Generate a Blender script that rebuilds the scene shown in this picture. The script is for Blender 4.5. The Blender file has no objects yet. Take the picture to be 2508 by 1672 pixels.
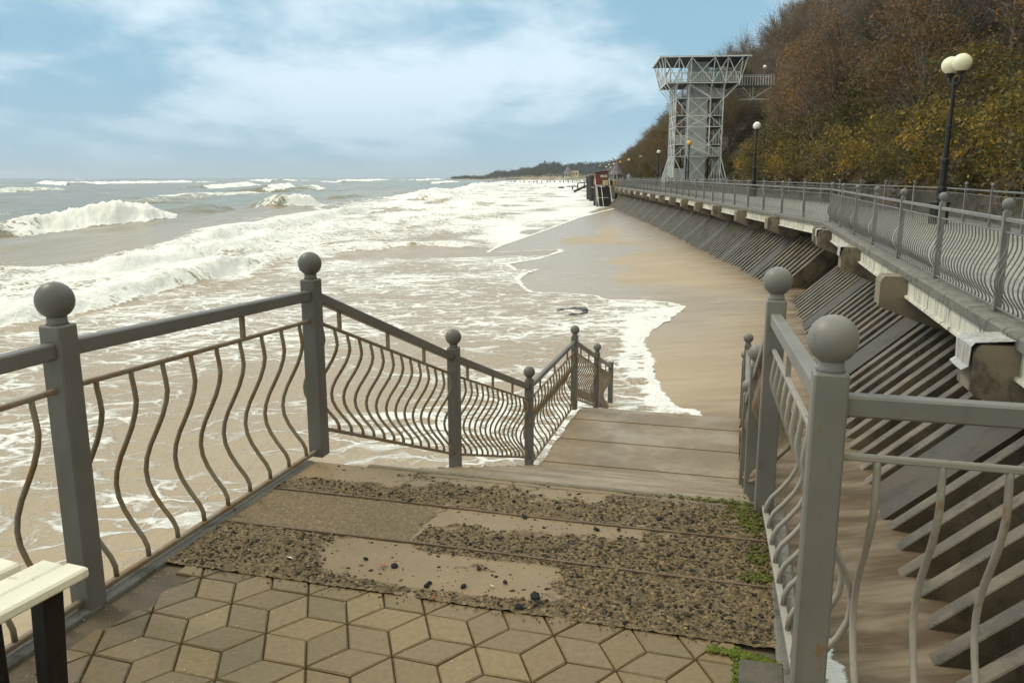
import bpy, math, random
import numpy as np
from mathutils import Vector, Matrix
random.seed(7); RNG = np.random.default_rng(11)
S = bpy.context.scene; COL = S.collection
R = math.radians
# ------------------------------------------------------------------ camera
EYE = 1.6
FPX, PITCH, ROLL = 1991.1, 0.19966, -0.00239
cam = bpy.data.objects.new('camera', bpy.data.cameras.new('camera')); COL.objects.link(cam)
cam.data.sensor_width = 36; cam.data.lens = FPX/2508*36
cam.data.clip_start = .05; cam.data.clip_end = 40000
_f = Vector((0, math.cos(PITCH), -math.sin(PITCH))); _u0 = Vector((0, math.sin(PITCH), math.cos(PITCH))); _x0 = Vector((1, 0, 0))
_x = math.cos(ROLL)*_x0+math.sin(ROLL)*_u0; _u = -math.sin(ROLL)*_x0+math.cos(ROLL)*_u0
cam.matrix_world = Matrix(((_x.x, _u.x, -_f.x, 0), (_x.y, _u.y, -_f.y, 0), (_x.z, _u.z, -_f.z, EYE), (0, 0, 0, 1)))
S.camera = cam
S.view_settings.view_transform = 'Standard'; S.view_settings.look = 'None'
S.view_settings.gamma = 1; S.view_settings.use_curve_mapping = False
S.view_settings.exposure = 0.45
S.cycles.max_bounces = 6; S.cycles.transparent_max_bounces = 12
# ------------------------------------------------------------------ sky and sun
SUN_EL, SUN_AZ = R(48), R(-62)        # azimuth from +Y (forward), negative = over the sea
w = bpy.data.worlds.new('World'); S.world = w; w.use_nodes = True
nt = w.node_tree; nt.nodes.clear()
def N(t, typ, **k):
    n = t.nodes.new(typ)
    for a, b in k.items(): setattr(n, a, b)
    return n
def math_node(t, op, a, b=None, c=None, clamp=False):
    n = N(t, 'ShaderNodeMath', operation=op, use_clamp=clamp)
    for i, v in enumerate((a, b, c)):
        if v is None: continue
        if isinstance(v, (int, float)): n.inputs[i].default_value = v
        else: t.links.new(v, n.inputs[i])
    return n.outputs[0]
def mix(t, fac, a, b, mode='MIX'):
    n = N(t, 'ShaderNodeMix', data_type='RGBA', blend_type=mode)
    for s, v in ((n.inputs[0], fac), (n.inputs[6], a), (n.inputs[7], b)):
        if isinstance(v, (int, float)): s.default_value = v
        elif isinstance(v, (tuple, list)): s.default_value = (*v, 1) if len(v) == 3 else v
        else: t.links.new(v, s)
    return n.outputs[2]
def smooth(t, v, lo, hi, o0=0., o1=1.):
    n = N(t, 'ShaderNodeMapRange', interpolation_type='SMOOTHSTEP'); t.links.new(v, n.inputs[0])
    for i, q in ((1, lo), (2, hi), (3, o0), (4, o1)):
        if isinstance(q, (int, float)): n.inputs[i].default_value = q
        else: t.links.new(q, n.inputs[i])
    return n.outputs[0]
def noise(t, vec, scale, detail=4, rough=.5, dist=0., out=0):
    n = N(t, 'ShaderNodeTexNoise'); n.inputs['Scale'].default_value = scale; n.inputs['Detail'].default_value = detail
    n.inputs['Roughness'].default_value = rough; n.inputs['Distortion'].default_value = dist
    if vec is not None: t.links.new(vec, n.inputs['Vector'])
    return n.outputs[out]
def mapping(t, vec, scale=(1, 1, 1), loc=(0, 0, 0), rot=(0, 0, 0)):
    n = N(t, 'ShaderNodeMapping'); n.inputs['Scale'].default_value = scale; n.inputs['Location'].default_value = loc
    n.inputs['Rotation'].default_value = rot; t.links.new(vec, n.inputs['Vector']); return n.outputs[0]
tc = N(nt, 'ShaderNodeTexCoord').outputs['Generated']
sep = N(nt, 'ShaderNodeSeparateXYZ'); nt.links.new(tc, sep.inputs[0])
zz = math_node(nt, 'MAXIMUM', sep.outputs[2], 0.0)
inv = math_node(nt, 'DIVIDE', 1.0, math_node(nt, 'ADD', zz, .17))
cmb = N(nt, 'ShaderNodeCombineXYZ')
nt.links.new(math_node(nt, 'MULTIPLY', sep.outputs[0], inv), cmb.inputs[0]); nt.links.new(math_node(nt, 'MULTIPLY', sep.outputs[1], inv), cmb.inputs[1])
sky = N(nt, 'ShaderNodeTexSky', sky_type='NISHITA'); sky.sun_disc = False; sky.sun_elevation = SUN_EL; sky.sun_rotation = SUN_AZ
sky.air_density = 1.0; sky.dust_density = 1.0; sky.ozone_density = 2.0
n1 = noise(nt, mapping(nt, cmb.outputs[0], (1.0, .85, 1), (3.1, 1.7, 0)), .62, 6, .5, .5)
n2 = noise(nt, mapping(nt, cmb.outputs[0], (1.0, .6, 1), (8.2, 4.4, 0)), 1.9, 5, .55, .3)
n3 = noise(nt, mapping(nt, cmb.outputs[0], (.8, .55, 1), (1.2, 7.4, 0)), 4.5, 6, .6, .6)
cl = math_node(nt, 'ADD', math_node(nt, 'MULTIPLY', n1, .54), math_node(nt, 'ADD', math_node(nt, 'MULTIPLY', n2, .34), math_node(nt, 'MULTIPLY', n3, .12)))
cover = smooth(nt, cl, .43, .585)
bluewash = mix(nt, .35, sky.outputs[0], (3.6, 5.2, 6.6))
dark = mix(nt, smooth(nt, zz, 0, .16), (2.85, 4.35, 5.4), mix(nt, .08, (2.2, 3.9, 5.1), bluewash))
white = mix(nt, smooth(nt, zz, 0, .12), (3.9, 5.25, 6.15), (5.5, 6.75, 7.55))
skyc = mix(nt, cover, dark, white)
zen = mix(nt, smooth(nt, zz, .20, .75), (1, 1, 1), (2.35, 1.88, 1.5))
skyc = mix(nt, 1.0, skyc, zen, 'MULTIPLY')
# unseen sky behind the viewer, brightened and warmed to light camera-facing surfaces
skyc = mix(nt, 1.0, skyc, mix(nt, smooth(nt, sep.outputs[1], .35, -.45), (1, 1, 1), (1.4, 1.13, .88)), 'MULTIPLY')
bg = N(nt, 'ShaderNodeBackground'); bg.inputs['Strength'].default_value = .1; nt.links.new(skyc, bg.inputs[0])
wo = N(nt, 'ShaderNodeOutputWorld'); nt.links.new(bg.outputs[0], wo.inputs[0])
sun = bpy.data.objects.new('sun', bpy.data.lights.new('sun', 'SUN')); COL.objects.link(sun)
sun.data.energy = 1.4; sun.data.angle = R(16); sun.data.color = (1, .87, .73)
sd = Vector((math.sin(SUN_AZ)*math.cos(SUN_EL), math.cos(SUN_AZ)*math.cos(SUN_EL), math.sin(SUN_EL)))
sun.rotation_euler = sd.to_track_quat('Z', 'Y').to_euler()
# ------------------------------------------------------------------ survey helpers: photo pixel (2352 wide) -> point of the place
_K = 2508/2352
def ray(u, v):
    x = u*_K-1254; y = v*_K-836; c, s = math.cos(-ROLL), math.sin(-ROLL); x, y = x*c-y*s, x*s+y*c
    xc, yc = x/FPX, -y/FPX
    return Vector((xc, math.cos(PITCH)+yc*math.sin(PITCH), -math.sin(PITCH)+yc*math.cos(PITCH)))
def at_z(u, v, z):
    d = ray(u, v); t = (z-EYE)/d.z; return Vector((0, 0, EYE))+d*t
def at_y(u, v, y):
    d = ray(u, v); return Vector((0, 0, EYE))+d*(y/d.y)
# platform frame: a = along the stairs, b = to the right of the left railing
TH = R(15.5); SV = Vector((math.sin(TH), math.cos(TH), 0)); NV = Vector((math.cos(TH), -math.sin(TH), 0)); O0 = Vector((-1.61, 2.80, 0))
def L(a, b, z=0.): return O0+SV*a+NV*b+Vector((0, 0, z))
# ------------------------------------------------------------------ object helpers
def prop(o, label=None, cat=None, group=None, kind=None):
    for k, v in (('label', label), ('category', cat), ('group', group), ('kind', kind)):
        if v: o[k] = v
    return o
def thing(name, loc, label, cat, group=None):
    o = bpy.data.objects.new(name, None); COL.objects.link(o); o.location = loc; o.empty_display_size = .2
    return prop(o, label, cat, group)
def inst(name, mesh, parent=None, loc=(0, 0, 0), rz=0., scale=None):
    o = bpy.data.objects.new(name, mesh); COL.objects.link(o)
    o.location = loc; o.rotation_euler = (0, 0, rz)
    if scale: o.scale = scale
    if parent: o.parent = parent
    return o
def world_loc(o):
    p = Vector((0, 0, 0))
    while o is not None: p += o.location; o = o.parent
    return p
class MB:
    def __init__(s): s.V = []; s.F = []; s.C = []
    def add(s, vs, fs, col=None):
        b = len(s.V); s.V += [tuple(v) for v in vs]; s.F += [tuple(i+b for i in f) for f in fs]; s.C += [col]*len(fs); return s
    def box(s, c, size, ex=Vector((1, 0, 0)), ey=Vector((0, 1, 0)), ez=Vector((0, 0, 1)), col=None):
        c = Vector(c); hx, hy, hz = [q/2 for q in size]
        vs = [c+ex*(x*hx)+ey*(y*hy)+ez*(z*hz) for z in (-1, 1) for y in (-1, 1) for x in (-1, 1)]
        return s.add(vs, [(0, 2, 3, 1), (4, 5, 7, 6), (0, 1, 5, 4), (2, 6, 7, 3), (0, 4, 6, 2), (1, 3, 7, 5)], col)
    def bbox(s, c, size, ex=Vector((1, 0, 0)), ey=Vector((0, 1, 0)), ez=Vector((0, 0, 1)), bev=.006, col=None):
        # box with chamfered edges
        c = Vector(c); h = [q/2 for q in size]; E3 = (ex, ey, ez); idx = {}; vs = []
        def v(sg, ax):
            k = (sg, ax)
            if k not in idx:
                p = c.copy()
                for i in range(3): p = p+E3[i]*(sg[i]*(h[i] if i == ax else h[i]-bev))
                idx[k] = len(vs); vs.append(p)
            return idx[k]
        fs = []
        for ax in range(3):
            o1, o2 = (ax+1) % 3, (ax+2) % 3
            for sg in (-1, 1):
                q = []
                for a_, b_ in ((-1, -1), (1, -1), (1, 1), (-1, 1)):
                    t = [0, 0, 0]; t[ax] = sg; t[o1] = a_; t[o2] = b_; q.append(v(tuple(t), ax))
                fs.append(tuple(q if sg > 0 else q[::-1]))
        for ax in range(3):
            o1, o2 = (ax+1) % 3, (ax+2) % 3
            for a_ in (-1, 1):
                for b_ in (-1, 1):
                    def g(m, face):
                        t = [0, 0, 0]; t[ax] = m; t[o1] = a_; t[o2] = b_; return v(tuple(t), face)
                    q = [g(-1, o1), g(1, o1), g(1, o2), g(-1, o2)]
                    fs.append(tuple(q if a_*b_ < 0 else q[::-1]))
        for sx in (-1, 1):
            for sy in (-1, 1):
                for sz in (-1, 1):
                    q = [v((sx, sy, sz), 0), v((sx, sy, sz), 1), v((sx, sy, sz), 2)]
                    fs.append(tuple(q if sx*sy*sz > 0 else q[::-1]))
        return s.add(vs, fs, col)
    def bar(s, p0, p1, w, h, up=Vector((0, 0, 1)), bev=0, col=None):
        p0, p1 = Vector(p0), Vector(p1); d = p1-p0; l = d.length; ey = d/l; ex = ey.cross(up)
        if ex.length < 1e-4: ex = ey.cross(Vector((1, 0, 0)))
        ex.normalize(); ez = ex.cross(ey)
        if bev: return s.bbox((p0+p1)/2, (w, l, h), ex, ey, ez, bev, col)
        return s.box((p0+p1)/2, (w, l, h), ex, ey, ez, col)
    def tube(s, pts, rad, n=6, cap=True, col=None):
        pts = [Vector(p) for p in pts]; k = len(pts); rr = rad if isinstance(rad, (list, tuple)) else [rad]*k
        vs = []; fs = []; px = None
        for i, p in enumerate(pts):
            t = (pts[min(i+1, k-1)]-pts[max(i-1, 0)]).normalized()
            if px is None:
                px = t.cross(Vector((0, 0, 1)))
                if px.length < .05: px = t.cross(Vector((0, 1, 0)))
            px = (px-t*px.dot(t)).normalized(); py = t.cross(px)
            for j in range(n):
                a = 2*math.pi*(j+.5)/n; vs.append(p+(px*math.cos(a)+py*math.sin(a))*rr[i])
        for i in range(k-1):
            for j in range(n):
                j2 = (j+1) % n; fs.append((i*n+j, i*n+j2, (i+1)*n+j2, (i+1)*n+j))
        if cap: fs.append(tuple(range(n-1, -1, -1))); fs.append(tuple((k-1)*n+j for j in range(n)))
        return s.add(vs, fs, col)
    def lathe(s, c, prof, n=16, col=None):
        c = Vector(c); vs = []; fs = []; k = len(prof)
        for r_, z in prof:
            for j in range(n): a = 2*math.pi*j/n; vs.append(c+Vector((r_*math.cos(a), r_*math.sin(a), z)))
        for i in range(k-1):
            for j in range(n): j2 = (j+1) % n; fs.append((i*n+j, i*n+j2, (i+1)*n+j2, (i+1)*n+j))
        if prof[0][0] > 1e-4: fs.append(tuple(range(n-1, -1, -1)))
        if prof[-1][0] > 1e-4: fs.append(tuple((k-1)*n+j for j in range(n)))
        return s.add(vs, fs, col)
    def ball(s, c, r, nu=16, nv=10, sz=1., col=None):
        return s.lathe(c, [(max(r*math.sin(math.pi*i/nv), 1e-5), -r*sz*math.cos(math.pi*i/nv)) for i in range(nv+1)], nu, col)
    def prism(s, poly, vec, col=None):
        poly = [Vector(p) for p in poly]; k = len(poly); vec = Vector(vec)
        fs = [tuple(range(k-1, -1, -1)), tuple(k+i for i in range(k))]+[(i, (i+1) % k, k+(i+1) % k, k+i) for i in range(k)]
        return s.add(poly+[p+vec for p in poly], fs, col)
    def mesh(s, name, mat, origin=(0, 0, 0), smooth=False):
        me = bpy.data.meshes.new(name); V = np.array(s.V, dtype=float).reshape(-1, 3)-np.array(tuple(origin))
        me.from_pydata(V.tolist(), [], s.F)
        for m in (mat if isinstance(mat, (list, tuple)) else [mat]): me.materials.append(m)
        if any(c is not None for c in s.C):
            at = me.attributes.new('col', 'FLOAT_COLOR', 'FACE'); a = np.ones((len(s.F), 4), dtype=np.float32)
            for i, c in enumerate(s.C):
                if c is not None: a[i, :3] = c
            at.data.foreach_set('color', a.ravel())
        if smooth:
            me.polygons.foreach_set('use_smooth', np.ones(len(s.F), dtype=bool))
        me.update(); return me
    def build(s, name, mat, parent=None, smooth=False, origin=None):
        og = world_loc(parent) if parent else Vector(origin or (0, 0, 0))
        me = s.mesh(name, mat, og, smooth)
        return inst(name, me, parent, (0, 0, 0) if parent else og)
def auto_smooth(o, ang=35):
    me = o.data; me.polygons.foreach_set('use_smooth', np.ones(len(me.polygons), dtype=bool)); me.set_sharp_from_angle(angle=R(ang)); return o
def grid_mesh(name, X, Y, Z, mat, attrs=None, keep=None, smooth=True):
    # X, Y, Z arrays (n, m)
    n, m = X.shape; me = bpy.data.meshes.new(name)
    idx = np.arange(n*m).reshape(n, m)
    q = np.stack([idx[:-1, :-1], idx[:-1, 1:], idx[1:, 1:], idx[1:, :-1]], -1).reshape(-1, 4)
    if keep is not None:
        k = keep.ravel(); q = q[k[q].any(1)]
    used = np.zeros(n*m, dtype=bool); used[q.ravel()] = True; remap = np.cumsum(used)-1; q = remap[q]
    co = np.stack([X, Y, Z], -1).reshape(-1, 3)[used]
    me.vertices.add(len(co)); me.vertices.foreach_set('co', co.astype(np.float32).ravel())
    me.loops.add(q.size); me.loops.foreach_set('vertex_index', q.astype(np.int32).ravel())
    me.polygons.add(len(q)); me.polygons.foreach_set('loop_start', np.arange(0, q.size, 4, dtype=np.int32))
    me.polygons.foreach_set('loop_total', np.full(len(q), 4, dtype=np.int32))
    me.polygons.foreach_set('use_smooth', np.full(len(q), smooth, dtype=bool))
    me.update(calc_edges=True)
    for an, av in (attrs or {}).items():
        at = me.attributes.new(an, 'FLOAT', 'POINT'); at.data.foreach_set('value', av.ravel()[used].astype(np.float32))
    me.materials.append(mat); return inst(name, me)
def vnoise(x, y, seed=0, octs=4, gain=.5):
    # value noise, vectorised, ~[-1,1]
    tot = np.zeros_like(x, dtype=float); amp = 1.; nrm = 0.
    for o in range(octs):
        xi = np.floor(x).astype(np.int64); yi = np.floor(y).astype(np.int64); fx = x-xi; fy = y-yi
        fx = fx*fx*fx*(fx*(fx*6-15)+10); fy = fy*fy*fy*(fy*(fy*6-15)+10)
        def h(a, b):
            n = (a*374761393+b*668265263+(seed+o)*974634533) & 0x7fffffff; n = ((n ^ (n >> 13))*1274126177) & 0x7fffffff
            n = (n ^ (n >> 16)) & 0xffff; return n/32767.5-1
        v = (h(xi, yi)*(1-fx)+h(xi+1, yi)*fx)*(1-fy)+(h(xi, yi+1)*(1-fx)+h(xi+1, yi+1)*fx)*fy
        tot += v*amp; nrm += amp; amp *= gain; x = x*2.03+17.1; y = y*2.03+9.7
    return tot/nrm*1.6
def sstep(x, a, b):
    t = np.clip((x-a)/(b-a), 0, 1); return t*t*(3-2*t)
def poly_dist(px, py, pts, closed=False):
    # distance to polyline, arc parameter and side sign
    P = np.array([(p[0], p[1]) for p in pts]); k = len(P); best = np.full(px.shape, 1e18); par = np.zeros(px.shape); side = np.zeros(px.shape); acc = 0.
    for i in range(k if closed else k-1):
        a = P[i]; b = P[(i+1) % k]; d = b-a; l = math.hypot(*d)+1e-9
        t = np.clip(((px-a[0])*d[0]+(py-a[1])*d[1])/l**2, 0, 1); dx = px-a[0]-t*d[0]; dy = py-a[1]-t*d[1]; q = dx*dx+dy*dy
        m = q < best; best = np.where(m, q, best); par = np.where(m, acc+t*l, par)
        side = np.where(m, np.sign(d[0]*(py-a[1])-d[1]*(px-a[0])), side); acc += l
    return np.sqrt(best), par/acc, side
def inside(px, py, pts):
    P = [(p[0], p[1]) for p in pts]; r = np.zeros(px.shape, dtype=bool); j = len(P)-1
    for i in range(len(P)):
        xi, yi = P[i]; xj, yj = P[j]
        if yi != yj: r ^= ((yi > py) != (yj > py)) & (px < (xj-xi)*(py-yi)/(yj-yi)+xi)
        j = i
    return r
# ------------------------------------------------------------------ materials
def mat(name):
    m = bpy.data.materials.new(name); m.use_nodes = True; t = m.node_tree; b = t.nodes['Principled BSDF']; return m, t, b
def pos(t): return N(t, 'ShaderNodeNewGeometry').outputs['Position']
def setc(t, sock, v):
    if isinstance(v, (tuple, list)): sock.default_value = (*v, 1)
    elif isinstance(v, (int, float)): sock.default_value = v
    else: t.links.new(v, sock)
def bump(t, b, h, strength=.4, dist=.01):
    n = N(t, 'ShaderNodeBump'); n.inputs['Strength'].default_value = strength; n.inputs['Distance'].default_value = dist
    t.links.new(h, n.inputs['Height']); t.links.new(n.outputs[0], b.inputs['Normal']); return n
def m_paint(name, base, rust=.0, rough=.45, sc=1.):
    m, t, b = mat(name); p = pos(t)
    n1 = noise(t, p, 9*sc, 6, .65); n2 = noise(t, mapping(t, p, (1, 1, .35)), 38*sc, 4, .6); n3 = noise(t, p, 2.2*sc, 3)
    c = mix(t, smooth(t, n3, .3, .7), tuple(q*.86 for q in base), tuple(min(1, q*1.12) for q in base))
    c = mix(t, smooth(t, n2, .62, .74, 0, .45), c, (.10, .095, .085))
    stn = noise(t, mapping(t, p, (1, 1, .07)), 16*sc, 4, .6); c = mix(t, smooth(t, stn, .58, .72, 0, .38), c, tuple(q*.5 for q in base))
    if rust:
        k = smooth(t, math_node(t, 'ADD', math_node(t, 'MULTIPLY', n1, .65), math_node(t, 'MULTIPLY', n2, .35)), .62-.17*rust, .70-.10*rust)
        rc = mix(t, n2, (.13, .075, .03), (.28, .17, .065)); c = mix(t, math_node(t, 'MULTIPLY', k, .85), c, rc)
        setc(t, b.inputs['Roughness'], smooth(t, k, 0, 1, rough, .8))
    else: setc(t, b.inputs['Roughness'], smooth(t, n2, .3, .8, rough, rough+.2))
    b.inputs['Specular IOR Level'].default_value = .3
    setc(t, b.inputs['Base Color'], c); bump(t, b, math_node(t, 'ADD', n2, math_node(t, 'MULTIPLY', n1, .6)), .35, .003); return m
def m_conc(name, c0, c1, dirt=(.05, .045, .035), dirtamt=.5, sc=1., rough=.75, bs=.5, spots=.0, streak=False):
    m, t, b = mat(name); p = pos(t)
    n1 = noise(t, p, 1.3*sc, 6, .6, .3); n2 = noise(t, p, 26*sc, 5, .7); n3 = noise(t, mapping(t, p, (3.2, 3.2, .22)) if streak else mapping(t, p, (1, 1, .6)), 2.4*sc, 6, .65)
    c = mix(t, smooth(t, n1, .3, .7), c0, c1); c = mix(t, smooth(t, n2, .45, .8, 0, .35), c, tuple(q*.55 for q in c0))
    c = mix(t, smooth(t, n3, .50, .64, 0, dirtamt), c, dirt)
    if spots: c = mix(t, smooth(t, noise(t, p, 55*sc, 2, .5), .68, .74, 0, spots), c, (.42, .40, .34))
    setc(t, b.inputs['Base Color'], c); setc(t, b.inputs['Roughness'], smooth(t, n1, .3, .7, rough-.15, rough+.1)); bump(t, b, n2, bs, .012); return m
def m_attr(name, rough=.7, var=.25, sc=30., bs=.3, spec=.5, gain=1.):
    m, t, b = mat(name); p = pos(t); a = N(t, 'ShaderNodeAttribute', attribute_name='col').outputs['Color']
    n2 = noise(t, p, sc, 4, .65)
    c = mix(t, smooth(t, n2, .25, .75), mix(t, 1, a, (1-var,)*3, 'MULTIPLY'), mix(t, 1, a, (1+var,)*3, 'MULTIPLY'))
    setc(t, b.inputs['Base Color'], c); b.inputs['Roughness'].default_value = rough; b.inputs['Specular IOR Level'].default_value = spec
    bump(t, b, n2, bs, .004); return m
M = {}
M['grey'] = m_paint('grey_paint', (.148, .138, .126), .05)
M['grey_rust'] = m_paint('grey_paint_rusting', (.21, .175, .13), 1.0, .5)
M['grey_rail'] = m_paint('grey_paint_rail', (.19, .178, .162), .12)
M['pale_rust'] = m_paint('pale_paint_rusting', (.30, .275, .24), .45, .5)
M['prom'] = m_paint('blue_grey_paint', (.19, .185, .178), .08)
M['tower'] = m_paint('white_steel', (.64, .67, .68), .0, .5, .3)
M['black'] = m_paint('black_iron', (.022, .020, .020), .08, .45)
M['conc_wall'] = m_conc('seawall_concrete', (.05, .039, .023), (.08, .062, .038), (.028, .022, .014), .6, .8, .6, .6, .4)  # slab darker than the ribs: algae stain plus painted-in shade of the gaps
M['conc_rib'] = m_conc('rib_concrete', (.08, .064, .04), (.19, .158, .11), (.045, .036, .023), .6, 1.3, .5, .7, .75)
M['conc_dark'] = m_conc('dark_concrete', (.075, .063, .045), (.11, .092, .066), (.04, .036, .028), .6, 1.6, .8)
M['conc_beam'] = m_conc('beam_concrete', (.19, .155, .11), (.26, .22, .16), (.06, .05, .037), .7, 1.2, .8)
M['kerb'] = m_conc('kerb_concrete', (.13, .12, .10), (.20, .19, .16), (.05, .05, .038), .7, 2.2, .85, .8)
M['white_wash'] = m_conc('stained_whitewash', (.55, .53, .45), (.66, .64, .55), (.10, .085, .05), .85, 1.3, .7, .3, 0, True)
M['prom_deck'] = m_conc('promenade_paving', (.25, .235, .21), (.33, .31, .28), (.12, .11, .09), .4, .9, .6)
M['cement'] = m_conc('cement', (.155, .118, .072), (.22, .17, .105), (.085, .07, .05), .6, 2.0, .6)
M['tile'] = m_attr('paving_tile', .5, .16, 42, .35)
M['stone'] = m_attr('pebble', .85, .3, 120, .2, .08)
M['moss'] = m_attr('moss', .9, .3, 90, .2, .1)
M['steel_rust'] = m_paint('rusty_strip', (.13, .09, .065), .8, .7, 2)
M['plate'] = None
def m_plate():
    m, t, b = mat('wet_chequer_plate'); p = mapping(t, pos(t), (1, 1, 1), (0, 0, 0), (0, 0, TH))
    s = N(t, 'ShaderNodeSeparateXYZ'); t.links.new(p, s.inputs[0])
    u = math_node(t, 'ADD', s.outputs[0], s.outputs[1]); v = math_node(t, 'SUBTRACT', s.outputs[0], s.outputs[1])
    h = math_node(t, 'MULTIPLY', math_node(t, 'SINE', math_node(t, 'MULTIPLY', u, 110)), math_node(t, 'SINE', math_node(t, 'MULTIPLY', v, 110)))
    n1 = noise(t, p, 1.6, 5, .6); n2 = noise(t, p, 14, 5, .7)
    c = mix(t, smooth(t, n1, .35, .68), (.185, .128, .07), (.28, .205, .118)); c = mix(t, smooth(t, n2, .52, .7, 0, .5), c, (.11, .08, .05))
    setc(t, b.inputs['Base Color'], c); setc(t, b.inputs['Roughness'], smooth(t, n1, .4, .65, .5, .28))
    bump(t, b, math_node(t, 'ADD', math_node(t, 'MULTIPLY', h, .5), n2), .35, .004); return m
M['plate'] = m_plate()
def m_gravel_bed():
    m, t, b = mat('worn_concrete'); p = pos(t); wet = N(t, 'ShaderNodeAttribute', attribute_name='sandy').outputs['Fac']
    n1 = noise(t, p, 7, 6, .65); n2 = noise(t, p, 90, 4, .7); v = N(t, 'ShaderNodeTexVoronoi'); v.inputs['Scale'].default_value = 95; t.links.new(p, v.inputs['Vector'])
    rc = mix(t, smooth(t, n2, .35, .65), (.085, .06, .030), (.175, .122, .06)); sv = N(t, 'ShaderNodeSeparateXYZ'); t.links.new(v.outputs['Color'], sv.inputs[0]); rc = mix(t, smooth(t, sv.outputs[0], .62, .8, 0, .75), rc, (.045, .038, .03)); rc = mix(t, smooth(t, sv.outputs[1], .8, .92, 0, .7), rc, (.25, .185, .10))
    sc = mix(t, n1, (.19, .135, .075), (.27, .198, .115))
    c = mix(t, wet, rc, sc); setc(t, b.inputs['Base Color'], c)
    b.inputs['Specular IOR Level'].default_value = .22; setc(t, b.inputs['Roughness'], smooth(t, wet, 0, 1, .7, .4)); bump(t, b, math_node(t, 'ADD', n2, v.outputs['Distance']), .5, .004); return m
M['bed'] = m_gravel_bed()
# ================================================================== PLATFORM (setting)
DW = 2.52; AE = 1.72           # width between the railings, a of the step edge
pf = MB()
pf.prism([L(-9, -.07, -.012), L(AE, -.07, -.012), L(AE, DW+.07, -.012), L(0.06, DW+.07, -.012), L(.06, 5.2, -.012), L(-9, 5.2, -.012)][::-1], (0, 0, -.34))
M['grout'] = m_conc('dark_grout', (.075, .055, .032), (.11, .082, .048), (.04, .032, .02), .5, 2.0, .8)
platform = prop(pf.build('platform', M['grout']), kind='structure')
cb = MB()
cb.bar(L(-9, -.02, -.004), L(AE-.02, -.02, -.004), .09, .03, bev=.008)
cb.bar(L(-.0, DW+.02, -.004), L(AE-.02, DW+.02, -.004), .09, .03, bev=.008)
cb.build('kerb', M['kerb'], platform)
for a in (-6, .6):
    for b in (.5, 2.0):
        c_ = MB(); c_.box(L(a, b, -2.2), (.35, .35, 3.7), SV, NV); c_.build('column', M['conc_dark'], platform)
# rhombus tiles laid in a tumbling-block pattern
def clip(poly, fn):
    out = []
    for i in range(len(poly)):
        p, q = poly[i], poly[(i+1) % len(poly)]; fp, fq = fn(p), fn(q)
        if fp >= 0: out.append(p)
        if (fp >= 0) != (fq >= 0): out.append(p+(q-p)*(fp/(fp-fq)))
    return out
to = Vector((-.8846, 2.6508)); tl = -.28606; ta = 14.88425
e1 = Vector((math.cos(ta), math.sin(ta)))*tl; e2 = Vector((math.cos(ta+math.pi/3), math.sin(ta+math.pi/3)))*tl
def ab2(p): d = Vector((p.x-O0.x, p.y-O0.y)); return d.x*SV.x+d.y*SV.y, d.x*NV.x+d.y*NV.y
def wavy(b): return .425+.012*math.sin(b*7)
tiles = MB(); tr = random.Random(5)
for i in range(-26, 26):
    for j in range(-26, 30):
        s0 = to+e1*i+e2*j
        for da, ea, eb in ((e1, e2, e1-e2), (e2, e1, e2-e1), (e2-e1, e2, -e1)):
            s1 = s0+da; g0 = s0+(da+ea)/3; g1 = s0+(da+eb)/3
            if abs((s1-s0).length-abs(tl)) > .01: continue
            q = [s0, g0, s1, g1]; area = sum(q[k].x*q[(k+1) % 4].y-q[(k+1) % 4].x*q[k].y for k in range(4))
            if area < 0: q = q[::-1]
            c = sum(q, Vector((0, 0)))/4; a, b = ab2(c)
            if a > .7 or a < -3.6 or b < -.2 or b > 5.4: continue
            q = [c+(p-c)*.964 for p in q]
            q = clip(q, lambda p: .425-ab2(p)[0]); q = clip(q, lambda p: ab2(p)[1]-(.17+.05*math.sin(ab2(c)[0]*9)+.04*math.sin(ab2(c)[0]*23))) if len(q) > 2 else q
            if len(q) > 2: q = clip(q, lambda p: (2.36 if ab2(c)[0] > -.10 else 5.1)-ab2(p)[1])
            if len(q) < 3: continue
            c = sum(q, Vector((0, 0)))/len(q); k = len(q); dz = tr.uniform(-.0018, .0018); tx, ty = tr.uniform(-.012, .012), tr.uniform(-.012, .012)
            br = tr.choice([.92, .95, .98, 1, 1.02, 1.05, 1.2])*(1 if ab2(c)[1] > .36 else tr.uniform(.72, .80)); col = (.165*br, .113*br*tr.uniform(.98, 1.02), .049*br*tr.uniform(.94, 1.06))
            def zt(p): return dz+tx*(p.x-c.x)+ty*(p.y-c.y)
            ins = [p+(c-p).normalized()*.006 for p in q]
            vs = [(p.x, p.y, -.02) for p in q]+[(p.x, p.y, zt(p)-.005) for p in q]+[(p.x, p.y, zt(p)) for p in ins]
            fs = [tuple(range(2*k, 3*k))]+[(m, (m+1) % k, k+(m+1) % k, k+m) for m in range(k)]+[(k+m, k+(m+1) % k, 2*k+(m+1) % k, 2*k+m) for m in range(k)]
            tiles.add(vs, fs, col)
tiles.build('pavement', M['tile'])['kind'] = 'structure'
M['wetconc'] = m_conc('wet_dark_concrete', (.07, .058, .04), (.115, .094, .066), (.05, .055, .02), .6, 4, .6, .6)
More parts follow.
